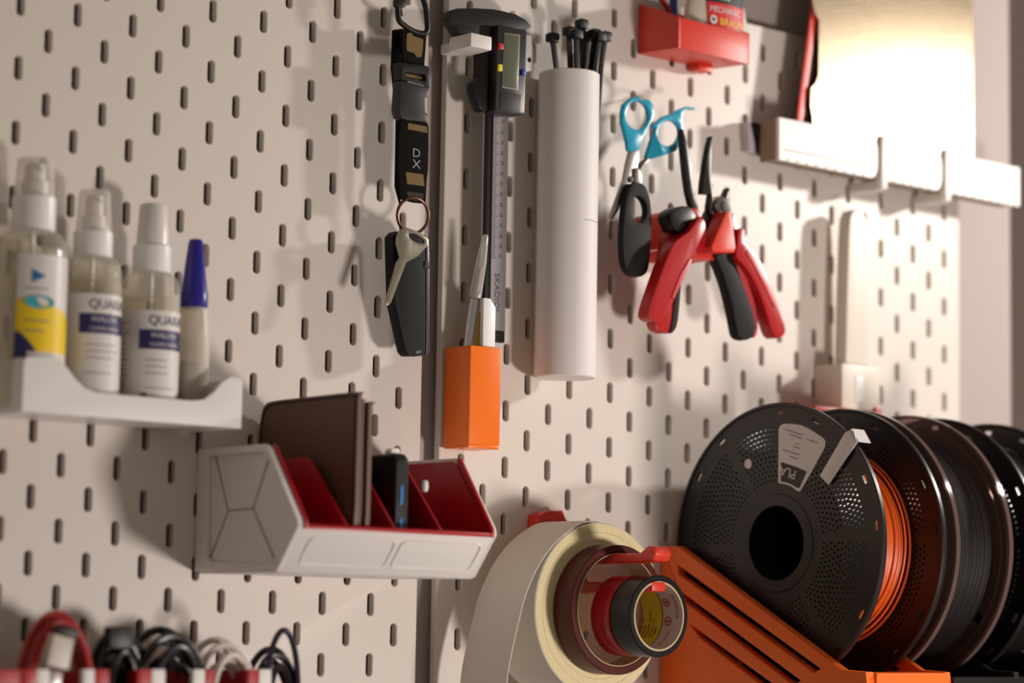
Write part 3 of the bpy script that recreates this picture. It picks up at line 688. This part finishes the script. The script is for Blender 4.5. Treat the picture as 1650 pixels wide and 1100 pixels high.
# ------------------------------------------------------------------ pliers and their red pegs
M_grip = mat('red_rubber_grip', '#b2181b', .3); M_grip2 = mat('red_grip_inlay', '#cf4a50', .4); M_jaw = mat('blackened_steel', '#23201f', .32, metal=.5)
t = thing('pliers', 'long nose pliers with red handles hanging sideways, left of the two pliers', 'pliers', (190, 48, 80))
slab(smooth(k([(310, 600), (345, 585), (380, 600), (368, 680), (362, 780), (350, 900), (346, 960), (325, 988), (300, 994), (272, 984), (258, 955), (262, 880), (275, 790), (298, 690)]), 2), 30, 40, 'rear_handle', M_grip, t, 2.4)
slab(smooth(k([(362, 700), (368, 700), (362, 800), (350, 940), (335, 985), (318, 992), (328, 940), (335, 860), (350, 770)]), 2), 33, 41, 'rear_handle_inlay', M_blackm, t, 1)
slab(smooth(k([(425, 548), (445, 540), (458, 565), (461, 640), (452, 675), (420, 690), (392, 715), (362, 790), (330, 870), (305, 930), (272, 948), (243, 938), (234, 912), (252, 850), (283, 760), (318, 670), (345, 628), (395, 592)]), 2), 42, 54, 'front_handle', M_grip, t, 3.0)
slab(k([(335, 860), (375, 770), (405, 705), (395, 700), (360, 760), (325, 850)]), 53, 54.8, 'grip_ridge', M_grip2, t, .6)
slab(smooth(k([(318, 530), (330, 508), (355, 495), (385, 493), (408, 505), (425, 540), (408, 575), (375, 600), (345, 592), (325, 560)]), 3), 34, 48, 'joint', M_jaw, t, 2)
slab(k([(400, 500), (425, 500), (440, 520), (450, 545), (425, 560), (412, 530)]), 38, 47, 'joint_collar', M_grip, t, 1.2)
slab(k([(362, 192), (368, 188), (384, 235), (400, 285), (408, 340), (405, 395), (418, 450), (430, 505), (404, 502), (388, 440), (378, 370), (370, 290)]), 39, 44, 'jaw', M_jaw, t, .8)
t = thing('cutting_pliers', 'pliers with stepped nose, one black and one red handle spread wide, right of the two', 'pliers', (270, 48, 80))
slab(k([(480, 218), (486, 220), (482, 290), (480, 400), (490, 408), (489, 470), (500, 530), (478, 545), (470, 500), (478, 448), (443, 446), (447, 398), (458, 320), (470, 255)]), 42, 47, 'stepped_jaw', M_jaw, t, .6)
slab(k([(549, 420), (557, 430), (552, 455), (545, 475), (552, 520), (530, 520), (528, 470), (538, 445)]), 42, 48, 'short_jaw', M_jaw, t, .8)
slab(smooth(k([(490, 500), (525, 468), (552, 480), (562, 520), (580, 590), (588, 650), (560, 665), (510, 655), (468, 628), (460, 585), (468, 545)]), 2), 36, 46, 'joint', M_jaw, t, 1.6)
x, z = at(*k([(530, 497)])[0], 49)
MB().lathe([(0, 50), (5.6, 49.6), (7.6, 48.5), (8.6, 46), (8.6, 40), (0, 40)], (x, z), 'd', 28).build('pivot', M_steel, t)
MB().lathe([(0, 51), (4, 50.8), (4.4, 49.5), (0, 49.5)], (x, z), 'd', 20).build('pivot_cap', M_jaw, t)
slab(smooth(k([(492, 675), (520, 665), (552, 668), (575, 715), (605, 790), (635, 870), (655, 940), (658, 985), (645, 1012), (615, 1022), (590, 1008), (580, 970), (562, 880), (535, 785), (508, 715)]), 2), 40, 50, 'black_handle', M_blackm, t, 2.4)
slab(smooth(k([(578, 712), (600, 722), (625, 790), (650, 870), (664, 950), (660, 1000), (645, 1012), (645, 960), (628, 880), (600, 790)]), 2), 36, 48, 'handle_edge', M_grip2, t, 1.2)
slab(smooth(k([(588, 588), (602, 580), (614, 592), (614, 636), (650, 672), (690, 740), (722, 820), (750, 905), (771, 965), (771, 995), (752, 1013), (730, 1004), (712, 960), (690, 890), (655, 800), (610, 728), (578, 692), (584, 640)]), 2), 42, 54, 'red_handle', M_grip, t, 3)
slab(k([(625, 665), (655, 700), (705, 800), (735, 890), (730, 895), (690, 810), (645, 720), (618, 680)]), 53, 54.8, 'grip_ridge', M_grip2, t, .6)
slab(k([(565, 520), (575, 545), (590, 600), (588, 650), (575, 640), (572, 590)]), 36, 40, 'spring', M_steel, t, .6)
pg = thing('tool_peg', 'red printed peg with triangular front carrying the right pliers', 'peg', (245, 25, 130))
tri_ = k([(540, 514), (560, 520), (577, 655), (572, 678), (490, 676), (480, 655)])
P = tr(tri_, 60)
MB().prism(P, 46.5, 60, 'd', 1.2).build('triangle_front', M_red, pg)
xx = [p[0] for p in P]; zz = [p[1] for p in P]
MB().box(min(xx) - 6, min(xx) + 18, .4, 47, min(zz) - 3, min(zz) + 6, 1).build('peg_arm', M_red, pg)
pg = thing('tool_peg', 'red printed peg behind the joint of the left pliers', 'peg', (200, 12, 145))
P = tr(k([(285, 532), (318, 512), (350, 560), (350, 610), (330, 640), (284, 664)]), 28)
MB().prism(P, .4, 28, 'd', 1.2).build('peg_block', M_red, pg)
MB().prism(tr(k([(330, 560), (380, 560), (380, 600), (330, 610)]), 30), 26, 33.8, 'd', .8).build('peg_arm', M_red, pg)

# ------------------------------------------------------------------ red bin at the top with its bottle and pens
t = thing('red_bin', 'small red printed bin with sloping sides at the top centre holding a white bottle', 'bin', (237, 22, 290))
BX0, BX1, BD = 199.6, 275, 43.6
side = [(.6, 294), (.6, 331), (3, 332), (BD, 315), (BD, 291.5), (BD - 1, 291.5)]
for a, b_ in ((BX0, BX0 + 2), (BX1 - 2, BX1)): MB().prism(side, a, b_, 'X', .4).build('side_panel', M_red, t)
MB().box(BX0 + 1.8, BX1 - 1.8, BD - 2, BD, 291.5, 314.6, .4).build('front_panel', M_red, t)
MB().prism([(.6, 294), (BD - 1.5, 291.6), (BD - 1.5, 293.6), (.6, 296)], BX0 + 1.8, BX1 - 1.8, 'X', .2).box(BX0 + 1.8, BX1 - 1.8, .6, 2.4, 296, 331).build('bin_body', M_red, t)
MB().box(BX1 - 24, BX1 - 10, 2, 14, 288.5, 293.4, .4).build('clip', M_red, t)
bc = (at(1153, 50, 28)[0], 28)
t = thing('squeeze_bottle', 'white oval bottle with a red, black and yellow label standing in the red bin', 'bottle', (241, 23, 296))
hw = 32.5
MB().lathe([(0, 296.3), (hw - 2, 296.3), (hw, 299), (hw, 316), (hw - 1.5, 328), (hw - 5, 342), (hw - 13, 356), (10, 364), (9, 366), (9, 376), (0, 376)], bc, 'Z', 56, sy=.38).build('bottle_body', mat('ivory_bottle', '#e0d9c8', .35), t)
MB().lathe([(0, 376), (10.5, 376), (10.5, 392), (9, 394), (0, 394)], bc, 'Z', 32).build('cap', M_black, t)
lb = MB(); r_ = hw + .3
def lbl(mi, z0, z1, a0, a1, th, rr=0):
    lb.m(mi).patch(bc, r_ + rr, z0, z1, a0, a1, th, 14, sy=.38)
lbl(0, 302, 346, -.62, .62, .3); lbl(1, 334, 346, -.62, .62, .15, .4)
def lt(txt, size, z, a0, mi, st=1.0): lb.m(mi); lb.text(txt, size, lambda u, v: (bc[0] + (r_ + 1) * math.sin(a0 + u * st / r_), bc[1] + (r_ + 1) * .38 * math.cos(a0 + u * st / r_) + .6, z + v))
lt('MECHANIC', 6.6, 326.5, -.56, 2, .95); lt('BRAUN', 7.4, 317.5, -.26, 3, 1.05); lt('2000', 7, 336.5, -.4, 2, 1.1)
ex = [(3.4 * math.cos(a), 3.4 * math.sin(a)) for a in [2 * PI * q / 18 for q in range(18)]]
lb.m(2); lb._f([lb._v((bc[0] + (r_ + 1) * math.sin(-.44 + u / r_), bc[1] + (r_ + 1) * .38 * math.cos(-.44 + u / r_) + .6, 320.5 + v)) for u, v in ex])
lb.m(1); lb._f([lb._v((bc[0] + (r_ + 1) * math.sin(-.44 + u * .4 / r_), bc[1] + (r_ + 1) * .38 * math.cos(-.44 + u * .4 / r_) + .9, 320.5 + v * .4)) for u, v in ex])
lb.build('bottle_label', [mat('label_red', '#cf1f22', .35), M_black, M_label, M_yellow], t)
b = MB(); xa, za = at(1085, 10, 10); b.tube([(xa - 1, 10, 297), (xa, 10, za), (xa + 1, 10, 362)], 3.0, 14)
tag(b.build('blue_pen', mat('blue_pen_plastic', '#34479c', .35)), 'blue pen standing in the red bin beside a red pen', 'pen')
b = MB(); p0 = at(1078, 16, 14); p1 = at(1056, -14, 14); b.tube([(p0[0] + 4, 14, 297.5), (p0[0], 14, p0[1]), (p1[0], 14, p1[1]), (p1[0] - 8, 14, p1[1] + 18)], 2.2, 14)
tag(b.build('red_pen', M_grip), 'red pen leaning left in the red bin beside the blue pen', 'pen')

# ------------------------------------------------------------------ white comb shelf, build plates
SX0, SX1 = 318, 613
t = thing('plate_rack', 'long white comb edged rack on two brackets holding the gold plate', 'rack', (465, 18, 225))
def comb(xa, xb, bulge):
    P = [(xa, 225.5)]
    n = int((xb - xa) / 11)
    for i in range(n):   # lower ticks
        x = xa + 8 + i * 11
        if x + 2 < xb - (8 if bulge else 1): P += [(x, 225.5), (x + .3, 227.8), (x + 1.8, 227.8), (x + 2.1, 225.5)]
    if bulge:
        P += [(xb - 7, 225.5)] + [(xb - 7 + 7 * math.sin(a), 242 - 16 * math.cos(a)) for a in [PI * q / 10 for q in range(1, 10)]] + [(xb - 7, 258.6)]
    else: P += [(xb, 225.5), (xb, 258.6)]
    m_ = int((xb - xa) / 3.4)
    for i in range(m_)[::-1]:
        x = xa + 1.2 + i * 3.4
        if x < xb - (9 if bulge else 3): P += [(x + 1.5, 258.6), (x + 1.4, 257.4), (x + .1, 257.4), (x, 258.6)]
    P += [(xa, 258.6)]
    return P
M_rack = mat('rack_white_plastic', '#f0ebe6', .45)
for a, b_, bu in ((SX0, 433, True), (443, 512, True), (521, SX1, False)):
    o_ = MB().prism(comb(a, b_, bu), 31, 34.5, 'd', 0).build('front_bar', M_rack, t)
    MB().box(a + 5, b_ - 9, 34.4, 34.9, 233.6, 234.3).build('engraved_line', M_text, o_)
MB().box(SX0 + 2, SX1 - 2, 14, 16, 227, 256, .3).box(SX0 + .4, SX1 - .4, 14, 31.2, 227, 229, .2).box(SX0, SX0 + 1.6, 14, 31.2, 226, 257.6, .3).build('trough', mat('shade_toned_trough', '#8f7c64', .6), t)  # trough colour darkened to carry the shade on its left end
for x in (438, 517):
    bb = MB().box(x - 3.4, x + 3.4, 30, 37, 218.5, 261, 1)
    bb.prism([(.4, 218), (.4, 226), (30, 225.5), (36.6, 222.5), (36.6, 217.8), (30, 216.5)], x - 2.6, x + 2.6, 'X', .8)
    bb.build('bracket', M_rack, t)
MB().prism(tr([(1203, 196), (1211, 195), (1222, 240), (1222, 250), (1206, 243)], 8), .4, 9, 'd', .8).build('end_clip', mat('end_clip_white', '#c8c2ca', .4), t)
MB().prism(tr([(1212, 196), (1222, 200), (1230, 252), (1222, 246)], 11), 6, 13.4, 'd', .8).build('end_clip_pad', M_blackm, t)
PD = 25
def gold():
    m_ = mat('gold_textured_sheet', '#897b66', .255, metal=.9, bump=.25, scale=1300, var=.22); return m_
zt_ = 430
px_edge = [(1309, 0), (1313, 20), (1320, 32), (1319, 120), (1316, 132), (1307, 142), (1306, 170), (1309, 186)]
pl = [at(x, y, PD) for x, y in px_edge]
xr = at(1568, 120, PD)[0]
plate = [(pl[-1][0] + 4, 232), (xr - 2, 232), (xr - .5, 234), (xr, 300), (xr, zt_), (pl[0][0], zt_)] + pl
tag(MB().prism(plate, PD - .9, PD, 'd', 0).build('build_plate', gold()), 'gold textured metal plate with notched edge standing in the white rack', 'build plate')
q0 = at(1284, 195, 22); q1 = at(1310, 0, 22); sl_ = (q1[0] - q0[0]) / (q1[1] - q0[1])
ex_ = lambda z: q0[0] + sl_ * (z - q0[1])
tag(MB().prism([(ex_(232) + 4, 232), (545, 232), (545, 430), (ex_(430) + 4, 430)], 18.0, 19.0, 'd', 0).build('dark_plate', mat('dark_sheet', '#5e4440', .6)), 'dark brown plate standing behind the gold plate in the white rack', 'build plate')
tag(MB().prism([(ex_(231), 231), (ex_(231) + 7, 231), (ex_(432) + 7, 432), (ex_(432), 432)], 20.4, 22, 'd', .3).build('red_strip', M_red), 'narrow red strip standing at a slant left of the gold plate', 'strip')

# ------------------------------------------------------------------ white bar tool in its holder
t = thing('rounded_scraper', 'tall white round topped bar tool standing in a white holder box', 'tool', (430, 18, 80))
sd = 24
P = [at(1362, 583, sd), at(1400, 583, sd)] + [at(x, y, sd) for x, y in ((1399, 480), (1398, 380), (1396, 352), (1390, 340), (1383, 336), (1375, 339), (1370, 350), (1368, 380), (1365, 480))]
MB().prism([(p[0], p[1] - (30 if i < 2 else 0)) for i, p in enumerate(P)], 12, sd, 'd', 1.4, seg=3).build('bar', mat('cream_plastic', '#ddd3c6', .4), t)
t = thing('holder_box', 'white box holder on the board behind the spools carrying the white bar tool', 'holder', (430, 14, 45))
xa, zb_ = at(1357, 585, 30); xb = at(1418, 585, 30)[0]
MB().box(xa, xb, .5, 30, 40, zb_, 1.2).build('box_body', mat('cream_plastic', '#ddd3c6', .4), t)
x, z = at(1385, 625, 30); MB().prism([(x - 5, z - 12), (x + 5, z - 12), (x + 5, z + 10), (x - 5, z + 10)], 29.8, 30.5, 'd', .2).build('inset_panel', M_white, t)
xa, z_ = at(1300, 653, 26); xb = at(1362, 655, 26)[0]
b = MB().box(xa + 1, xb, .5, 34, z_ - 6, z_ - .5, 1.2)
x, z = at(1413, 668, 30); b.box(xb, x + 3, 26, 31, z_ - 9, z_ - 4, .8).box(x - 3.5, x + 3.5, 24, 32, z - 6, z + 6, 1)
tag(b.build('red_bracket', M_red), 'red printed bracket below the white holder box, peeking above the spools', 'bracket')

# ------------------------------------------------------------------ tape rolls on the red peg
RX, RZ = 108, -120.5
t = thing('tape_peg', 'red double armed printed peg passing through the tape rolls', 'peg', (RX, 10, -50))
x, z = at(884, 833, 8)
MB().prism(smooth([(x - 13, z - 4), (x - 11, z + 1), (x - 4, z + 4), (x + 6, z + 4.4), (x + 9, z + 5), (x + 12, z), (x + 14, z - 8), (x + 12, -112), (x - 10, -112)], 3), .4, 12, 'd', 1.2).build('back_plate', M_red, t)
MB().prism([(6, -90), (6, -82.6), (112, -82.6), (116, -80), (120, -77.4), (126, -78.6), (128, -83), (125, -88), (112, -89)], RX - 8, RX + 8, 'X', 2.2, seg=3).build('upper_arm', M_red, t)
MB().prism([(6, -110), (6, -101.6), (120, -101.6), (124.5, -101.6), (124.5, -108), (118, -108.5)], RX - 7.5, RX + 5, 'X', 1.2).build('lower_arm', M_red, t)
MB().prism([(6, -101), (6, -89), (30, -89), (24, -101)], RX - 6, RX + 6, 'X', .8).build('web', M_red, t)
def ring(ri, ro, d0, d1, c=(RX, RZ), mats=(0, 0, 1, 1, 0, 0), n=96, b=.7):
    return MB().lathe([(ri, d0 + b), (ri + b, d0), (ro - b, d0), (ro, d0 + b), (ro, d1 - b), (ro - b, d1), (ri + b, d1), (ri, d1 - b)], c, 'd', n, closed=True, mats=mats)
t = thing('masking_tape', 'wide cream masking tape roll with a loose white end hanging down at the left', 'tape roll', (RX, 40, -180))
# faces: inner chamfer, back, back chamfer, outside, front chamfer, front, chamfer, inside
ring(38.4, 59.5, 16.5, 65.5, mats=(0, 0, 1, 1, 1, 0, 0, 2)).build('tape_roll', [M_cream, M_tape, M_tape], t)
for rr in (44.2, 47.4, 52.8): MB().lathe([(rr - .25, 65.4), (rr, 65.75), (rr + .25, 65.4)], (RX, RZ), 'd', 96).build('wound_layer', mat('tape_layer_edge', '#c8b888', .8), t)
pth = smooth([(RX + 2, RZ + 60.2)] + tr([(880, 842), (858, 848), (825, 872), (801, 901), (784.5, 931), (771, 965), (763, 996), (754.5, 1032), (746, 1073), (742, 1110), (741, 1150)], 17), 4, False)
nm_ = []
for i in range(len(pth)):
    a_, b_ = Vector(pth[max(i - 1, 0)]), Vector(pth[min(i + 1, len(pth) - 1)]); q = (b_ - a_).normalized(); nm_.append((-q.y, 0, q.x))
if nm_[5][2] < 0: nm_ = [(-a_, 0, -c_) for a_, _, c_ in nm_]
MB().sheet([[(x, 17.0, z), (x, 41, z), (x, 65.0, z)] for x, z in pth], .6, lambda i: nm_[i]).build('loose_end', M_tape, t)
t = thing('packing_tape', 'dark brown translucent packing tape roll in front of the cream masking tape', 'tape roll', (RX, 76, -165))
ring(38.6, 44, 66.2, 84.6, mats=(0,) * 8).build('tape_wind', [mat('brown_tape', '#4c1612', .4, spec=.3)], t)
ring(37.6, 38.5, 66.4, 84.8, mats=(0,) * 8, b=.15).build('cardboard_core', [mat('cardboard', '#b09a78', .75, bump=.3, scale=500)], t)
SZ = -124.5
t = thing('red_tape', 'red electrical tape roll between the brown tape and the black tape', 'tape roll', (RX - 1, 94, -152))
ring(23.2, 27.2, 86, 104, (RX - 1, SZ), mats=(0,) * 8).build('tape_wind', [mat('red_vinyl', '#a8121a', .22, coat=.3)], t)
ring(22.4, 23.1, 86, 104, (RX - 1, SZ), mats=(0,) * 8, b=.15).build('core', [mat('yellow_core', '#d8d020', .45)], t)
b = MB()
for q, w_ in enumerate(('TAPE', 'VINYL 33', 'ROHM AND', 'HAAS', 'MADE IN')):
    dd = 101.5 - q * 3.6
    b.text(w_, 3.6, lambda u, v, dd=dd: (RX - 1 + 22.2 * math.cos(-.7 + u / 22.2), dd - v * .9, SZ + 22.2 * math.sin(-.7 + u / 22.2)))
b.build('core_lettering', mat('black_print', '#1a1a16', .5), t)
t = thing('black_tape', 'black electrical tape roll with white and red printed core, outermost on the red peg', 'tape roll', (RX, 114, -152))
ring(23.4, 27.4, 104.6, 123.6, (RX, SZ), mats=(0,) * 8).build('tape_wind', [mat('black_vinyl', '#131012', .32, spec=.35)], t)
ring(22.0, 23.3, 104.8, 123.9, (RX, SZ), mats=(0, 0, 0, 0, 0, 1, 1, 0), b=.2).build('core', [mat('white_core', '#cfc6c4', .4), mat('core_edge', '#c8b48c', .7)], t)
b = MB()
def core_text(w_, a0, dd, sz):
    b.text(w_, sz, lambda u, v: (RX + 21.85 * math.cos(a0 - u / 21.85), dd - 0 + v * .9, SZ + 21.85 * math.sin(a0 - u / 21.85)))
core_text('SUPERIOR', .75, 117.5, 4.0); core_text('TEMFLEX', -.45, 111.5, 3.6)
b.build('core_lettering', mat('red_print', '#b82838', .5), t)
b = MB()
for a_ in (.45, -.15):
    b.tube([(RX + 21.7 * math.cos(a_ + .13 * math.cos(q)), 110 + 2.9 * math.sin(q), SZ + 21.7 * math.sin(a_ + .13 * math.cos(q))) for q in [2 * PI * k / 16 for k in range(16)]], .35, 6, closed=True)
    b.tube([(RX + 21.7 * math.cos(a_), 108.8, SZ + 21.7 * math.sin(a_)), (RX + 21.7 * math.cos(a_), 111.2, SZ + 21.7 * math.sin(a_))], .7, 6)
b.build('core_emblem', mat('red_print', '#b82838', .5), t)

# ------------------------------------------------------------------ filament spools
def polar_disc(mb, x0, x1, cd_, cz, radii, nseg, absent):
    """disc in the plane of d and Z with cells (ring, segment) left open"""
    def P(r, k, x): a = 2 * PI * k / nseg; return (x, cd_ + r * math.cos(a), cz + r * math.sin(a))
    F = [[mb._v(P(r, k, x0)) for k in range(nseg)] for r in radii]; B = [[mb._v(P(r, k, x1)) for k in range(nseg)] for r in radii]
    nr_ = len(radii) - 1
    for i in range(nr_):
        for k in range(nseg):
            if absent(i, k): continue
            k2 = (k + 1) % nseg
            mb._f([F[i][k], F[i][k2], F[i + 1][k2], F[i + 1][k]]); mb._f([B[i][k], B[i + 1][k], B[i + 1][k2], B[i][k2]])
            if i == 0 or absent(i - 1, k): mb._f([F[i][k], B[i][k], B[i][k2], F[i][k2]])
            if i == nr_ - 1 or absent(i + 1, k): mb._f([F[i + 1][k], F[i + 1][k2], B[i + 1][k2], B[i + 1][k]])
            if absent(i, (k - 1) % nseg): mb._f([F[i][k], F[i + 1][k], B[i + 1][k], B[i][k]])
            if absent(i, k2): mb._f([F[i][k2], B[i][k2], B[i + 1][k2], F[i + 1][k2]])
    loose = [v for v in mb.bm.verts if not v.link_faces]
    bmesh.ops.delete(mb.bm, geom=loose, context='VERTS'); bmesh.ops.recalc_face_normals(mb.bm, faces=mb.bm.faces[:])
SD, SZc = 104.3, -71.0
def flange(x0, x1, nm, mt, par, perf=True):
    NS = 480; radii = [27, 34, 42] + [44 + 1.7 * i for i in range(25)] + [89, 91.5, 94.5, 97, 100]
    NR = len(radii) - 1; i0 = 3
    def absent(i, k):
        if i == NR - 3: return (k % 80) in range(6, 12) or (k % 80) in range(34, 40)
        if not perf or i < i0 or i > i0 + 23: return False
        kk = k % 80
        if kk < 10 or (i - i0) % 2: return False
        rr = radii[i]; step = 6 if rr < 58 else 5 if rr < 70 else 4
        return (kk + (step // 2) * (((i - i0) // 2) % 2)) % step < 2
    b = MB(); polar_disc(b, x0, x1, SD, SZc, radii, NS, absent)
    b.lathe([(97.4, x0 - .0), (98, x0 - 1.2), (99.6, x0 - 1.4), (100.3, x0 - .4), (100.3, x1 + .2), (99.4, x1 + .6), (97.4, x1)], (SD, SZc), 'X', 160, closed=True)
    b.lathe([(26.6, x0 - .8), (34.5, x0 - .8), (35.2, x0), (26.6, x1)], (SD, SZc), 'X', 96, closed=True)
    return b.build(nm, mt, par)
M_spool = mat('spool_black', '#1b1718', .34, bump=.04, scale=1200)
XA, XB = 242.6, 306
t = thing('filament_spool', 'black perforated spool of orange filament with a white paper label, nearest of the spools', 'filament spool', (275, SD, SZc - 100), 'filament spools on the racks')
flange(XA, XA + 2.4, 'flange', M_spool, t); flange(XB, XB + 2.4, 'flange', M_spool, t)
MB().lathe([(26.6, XA + 2), (26.6, XB + 1), (41, XB + 1), (41, XA + 2)], (SD, SZc), 'X', 96, closed=True).build('hub', M_blackm, t)
def wind(x0, x1, r, mt, par, seed=1):
    rnd = random.Random(seed); prof = [(41.5, x0)]; x = x0; p = 1.75
    n = int((x1 - x0) / p)
    for i in range(n):
        rr = r + rnd.uniform(-.25, .25) - (1.2 if i in (0, n - 1) else 0)
        for q in range(5): a = PI * q / 4; prof.append((rr + .85 * math.sin(a), x0 + p * i + p / 2 - p / 2 * math.cos(a)))
    prof.append((41.5, x1))
    return MB().lathe(prof, (SD, SZc), 'X', 140, closed=True).build('filament', mt, par)
M_fil = mat('orange_filament', '#e0601a', .42)
wd = wind(XA + 2.6, XB - .2, 65, M_fil, t)
for i, (dx, r1, ph, am) in enumerate(((8, 66.8, .3, 3.0), (26, 67.2, 2.0, 5.0), (44, 67.0, 1.2, 6.0), (52, 67.4, .6, 4.0), (57, 68.4, .1, 1.6))):
    MB().tube([(XA + 4 + dx + am * math.sin(a + ph) * .6, SD + (r1 + 1.6 * (1 + math.cos(a + .9))) * math.cos(a), SZc + (r1 + 1.6 * (1 + math.cos(a + .9))) * math.sin(a)) for a in [2 * PI * q / 90 for q in range(90)]], .85, 8, closed=True).build('loose_strand', M_fil, t)
# paper label, white dot, swatch
xf = XA - .15
lb = MB(); k = lambda L: cr(L, (1200, 650), 5.5)
def face(pts, X, mi):
    lb.m(mi); P = [atX(x, y, X) for x, y in k(pts)]; lb.prism(P, X, X + .1, 'X', 0)
face([(300, 230), (312, 198), (345, 178), (420, 180), (500, 192), (570, 222), (640, 268), (700, 308), (716, 340), (708, 392), (600, 590), (495, 770), (478, 778), (462, 772), (430, 745), (395, 725), (350, 712), (308, 706), (297, 695)], xf, 0)
face([(320, 518), (380, 535), (460, 562), (550, 602), (484, 748), (460, 745), (420, 720), (370, 700), (318, 690)], xf - .12, 1)
for (x, y, w_) in ((355, 222, 160), (400, 268, 115), (430, 372, 60), (335, 400, 150), (400, 462, 75), (455, 345, 28), (548, 310, 100)):
    face([(x, y), (x + w_, y + w_ * .33), (x + w_ - 4, y + w_ * .33 + 9), (x - 4, y + 9)], xf - .12, 2)
pc = atX(*k([(462, 640)])[0], xf)
u_ = Vector(atX(*k([(370, 610)])[0], xf)) - Vector(pc); u_.normalize(); v_ = Vector((u_.y, -u_.x))
if v_.y > 0: v_ = -v_
lb.m(0).text('PLA', 9.5, lambda u, v: (xf - .3, pc[0] + u_.x * u + v_.x * v, pc[1] + u_.y * u + v_.y * v + 3.4))
lb.build('paper_label', [M_label, mat('label_black', '#2a2422', .5), M_text], t)
pc = atX(1205.5, 747, xf); MB().lathe([(0, xf - .2), (3.4, xf - .2), (3.6, xf), (0, xf)], pc, 'X', 24).build('white_dot', M_label, t)
sw = thing('colour_swatch', 'white bent paper strip clipped over the rim of the nearest black spool', 'strip', (XA, 160, 10))
P = [atX(x, y, XA - 2.2) for x, y in k([(668, 640), (745, 722), (995, 350), (975, 250), (935, 236), (890, 258)])]
MB().prism(P, XA - 2.6, XA - 2.0, 'X', .15).build('front_strip', M_label, sw)
q = [atX(x, y, XA - 2.2) for x, y in k([(935, 236), (995, 350)])]
MB().sheet([[(XA - 2.6, q[0][0], q[0][1]), (XA - 2.6, q[1][0], q[1][1])], [(XA - 1.5, q[0][0] + .8, q[0][1] + .8), (XA - 1.5, q[1][0] + .8, q[1][1] + .8)], [(XA + 10, q[0][0] + 1.6, q[0][1] + .5), (XA + 10, q[1][0] + 1.6, q[1][1] + .5)]], .5, lambda i: (0, .7, .7)).build('folded_strip', M_label, sw)
# clear spool
XC, XDr = 320.5, 382
t = thing('filament_spool', 'clear smoky spool of black filament, directly behind the orange filament spool', 'filament spool', (350, SD, SZc - 100), 'filament spools on the racks')
M_smoke = clear('smoky_clear_plastic', '#dccac6', .30, .12, '#7a6460')
def clear_flange(x0, x1):
    b = MB(); NS = 120; radii = [27, 40, 52, 54.5, 60, 64, 66, 76, 90, 93, 96, 100]
    def absent(i, k):
        kk = k % 40
        return (kk in (8, 14, 20) and i in (5,)) or (kk in (11, 17) and i == 3) or (kk in (27, 28) and i in (6, 7))
    polar_disc(b, x0, x1, SD, SZc, radii, NS, absent)
    b.lathe([(98, x0 - 1.4), (100.2, x0 - 1.4), (100.2, x1 + 1), (98, x1 + 1)], (SD, SZc), 'X', 160, closed=True)
    b.lathe([(91, x0 - .7), (92, x0 - .7), (92, x0), (91, x0)], (SD, SZc), 'X', 120, closed=True)
    return b.build('flange', M_smoke, t)
clear_flange(XC, XC + 2.2); clear_flange(XDr - 2.2, XDr)
MB().lathe([(26.6, XC + 2), (26.6, XDr - 2), (40, XDr - 2), (40, XC + 2)], (SD, SZc), 'X', 80, closed=True).build('hub', M_blackm, t)
wind(XC + 2.6, XDr - 2.6, 84, mat('black_filament', '#1a1212', .6, spec=.3), t, 5)
b = MB()
for a_ in [math.radians(x) for x in (8, 17, 26, 35, -10, -19, 52)]:
    for rr in (62, 71): b.lathe([(0, XC - 1.4), (1.3, XC - .9), (1.4, XC), (0, XC)], (SD + rr * math.cos(a_), SZc + rr * math.sin(a_)), 'X', 12)
b.build('moulded_dots', mat('smoke_dots', '#6a5c5c', .15), t)
# black spool behind
XE = 412
t = thing('filament_spool', 'black perforated spool at the right edge, behind the clear spool', 'filament spool', (XE + 32, SD, SZc - 100), 'filament spools on the racks')
flange(XE, XE + 2.4, 'flange', M_spool, t); flange(XE + 64, XE + 66.4, 'flange', M_spool, t)
MB().lathe([(26.6, XE + 2), (26.6, XE + 64), (41, XE + 64), (41, XE + 2)], (SD, SZc), 'X', 96, closed=True).build('hub', M_blackm, t)
wind(XE + 2.6, XE + 63.6, 82, mat('black_filament', '#1a1212', .6), t, 9)

# ------------------------------------------------------------------ racks carrying the spools
PX = 228.5
def slot_px(L): return [atX(x, y, PX) for x, y in L]
rack_out = [(.6, -206), (.6, -72), (18, -72.6), (178, -158.6), (200, -159.5), (206, -206)]
s1 = slot_px([(1091, 909), (1093, 926), (1311, 1084), (1322, 1077)])
s2 = slot_px([(1092, 949), (1104, 971), (1278, 1104), (1290, 1096)])
s3 = slot_px([(1110, 1004), (1127, 1028), (1244, 1117), (1256, 1109)])
t = thing('spool_rack', 'orange printed rack with diagonal slots cradling the orange filament spool', 'rack', (275, 100, -206))
MB().prism(rack_out, PX, PX + 8, 'X', .6, holes=[s1, s2, s3]).build('side_plate', M_orange2, t)
MB().prism(rack_out, 311.6, 317.2, 'X', .6, holes=[s1, s2, s3]).build('side_plate', M_orange2, t)
MB().box(PX + 8, 311.6, 179, 203, -206, -160, 1).build('front_bar', M_orange2, t)
MB().box(PX + 8, 311.6, 60, 179, -180, -172, 1).build('cradle_floor', M_orange2, t)
t = thing('spool_rack', 'black printed rack under the clear spool and the rear black spool', 'rack', (410, 100, -206))
for x in (388, 484): MB().prism(rack_out, x, x + 6, 'X', .6).build('side_plate', M_black, t)
MB().box(318, 484, 179, 203, -206, -163, 1).build('front_bar', M_black, t)
MB().box(318, 484, 60, 179, -180, -172, 1).build('cradle_floor', M_black, t)

for o in bpy.data.objects:
    if '_w' in o: del o['_w']
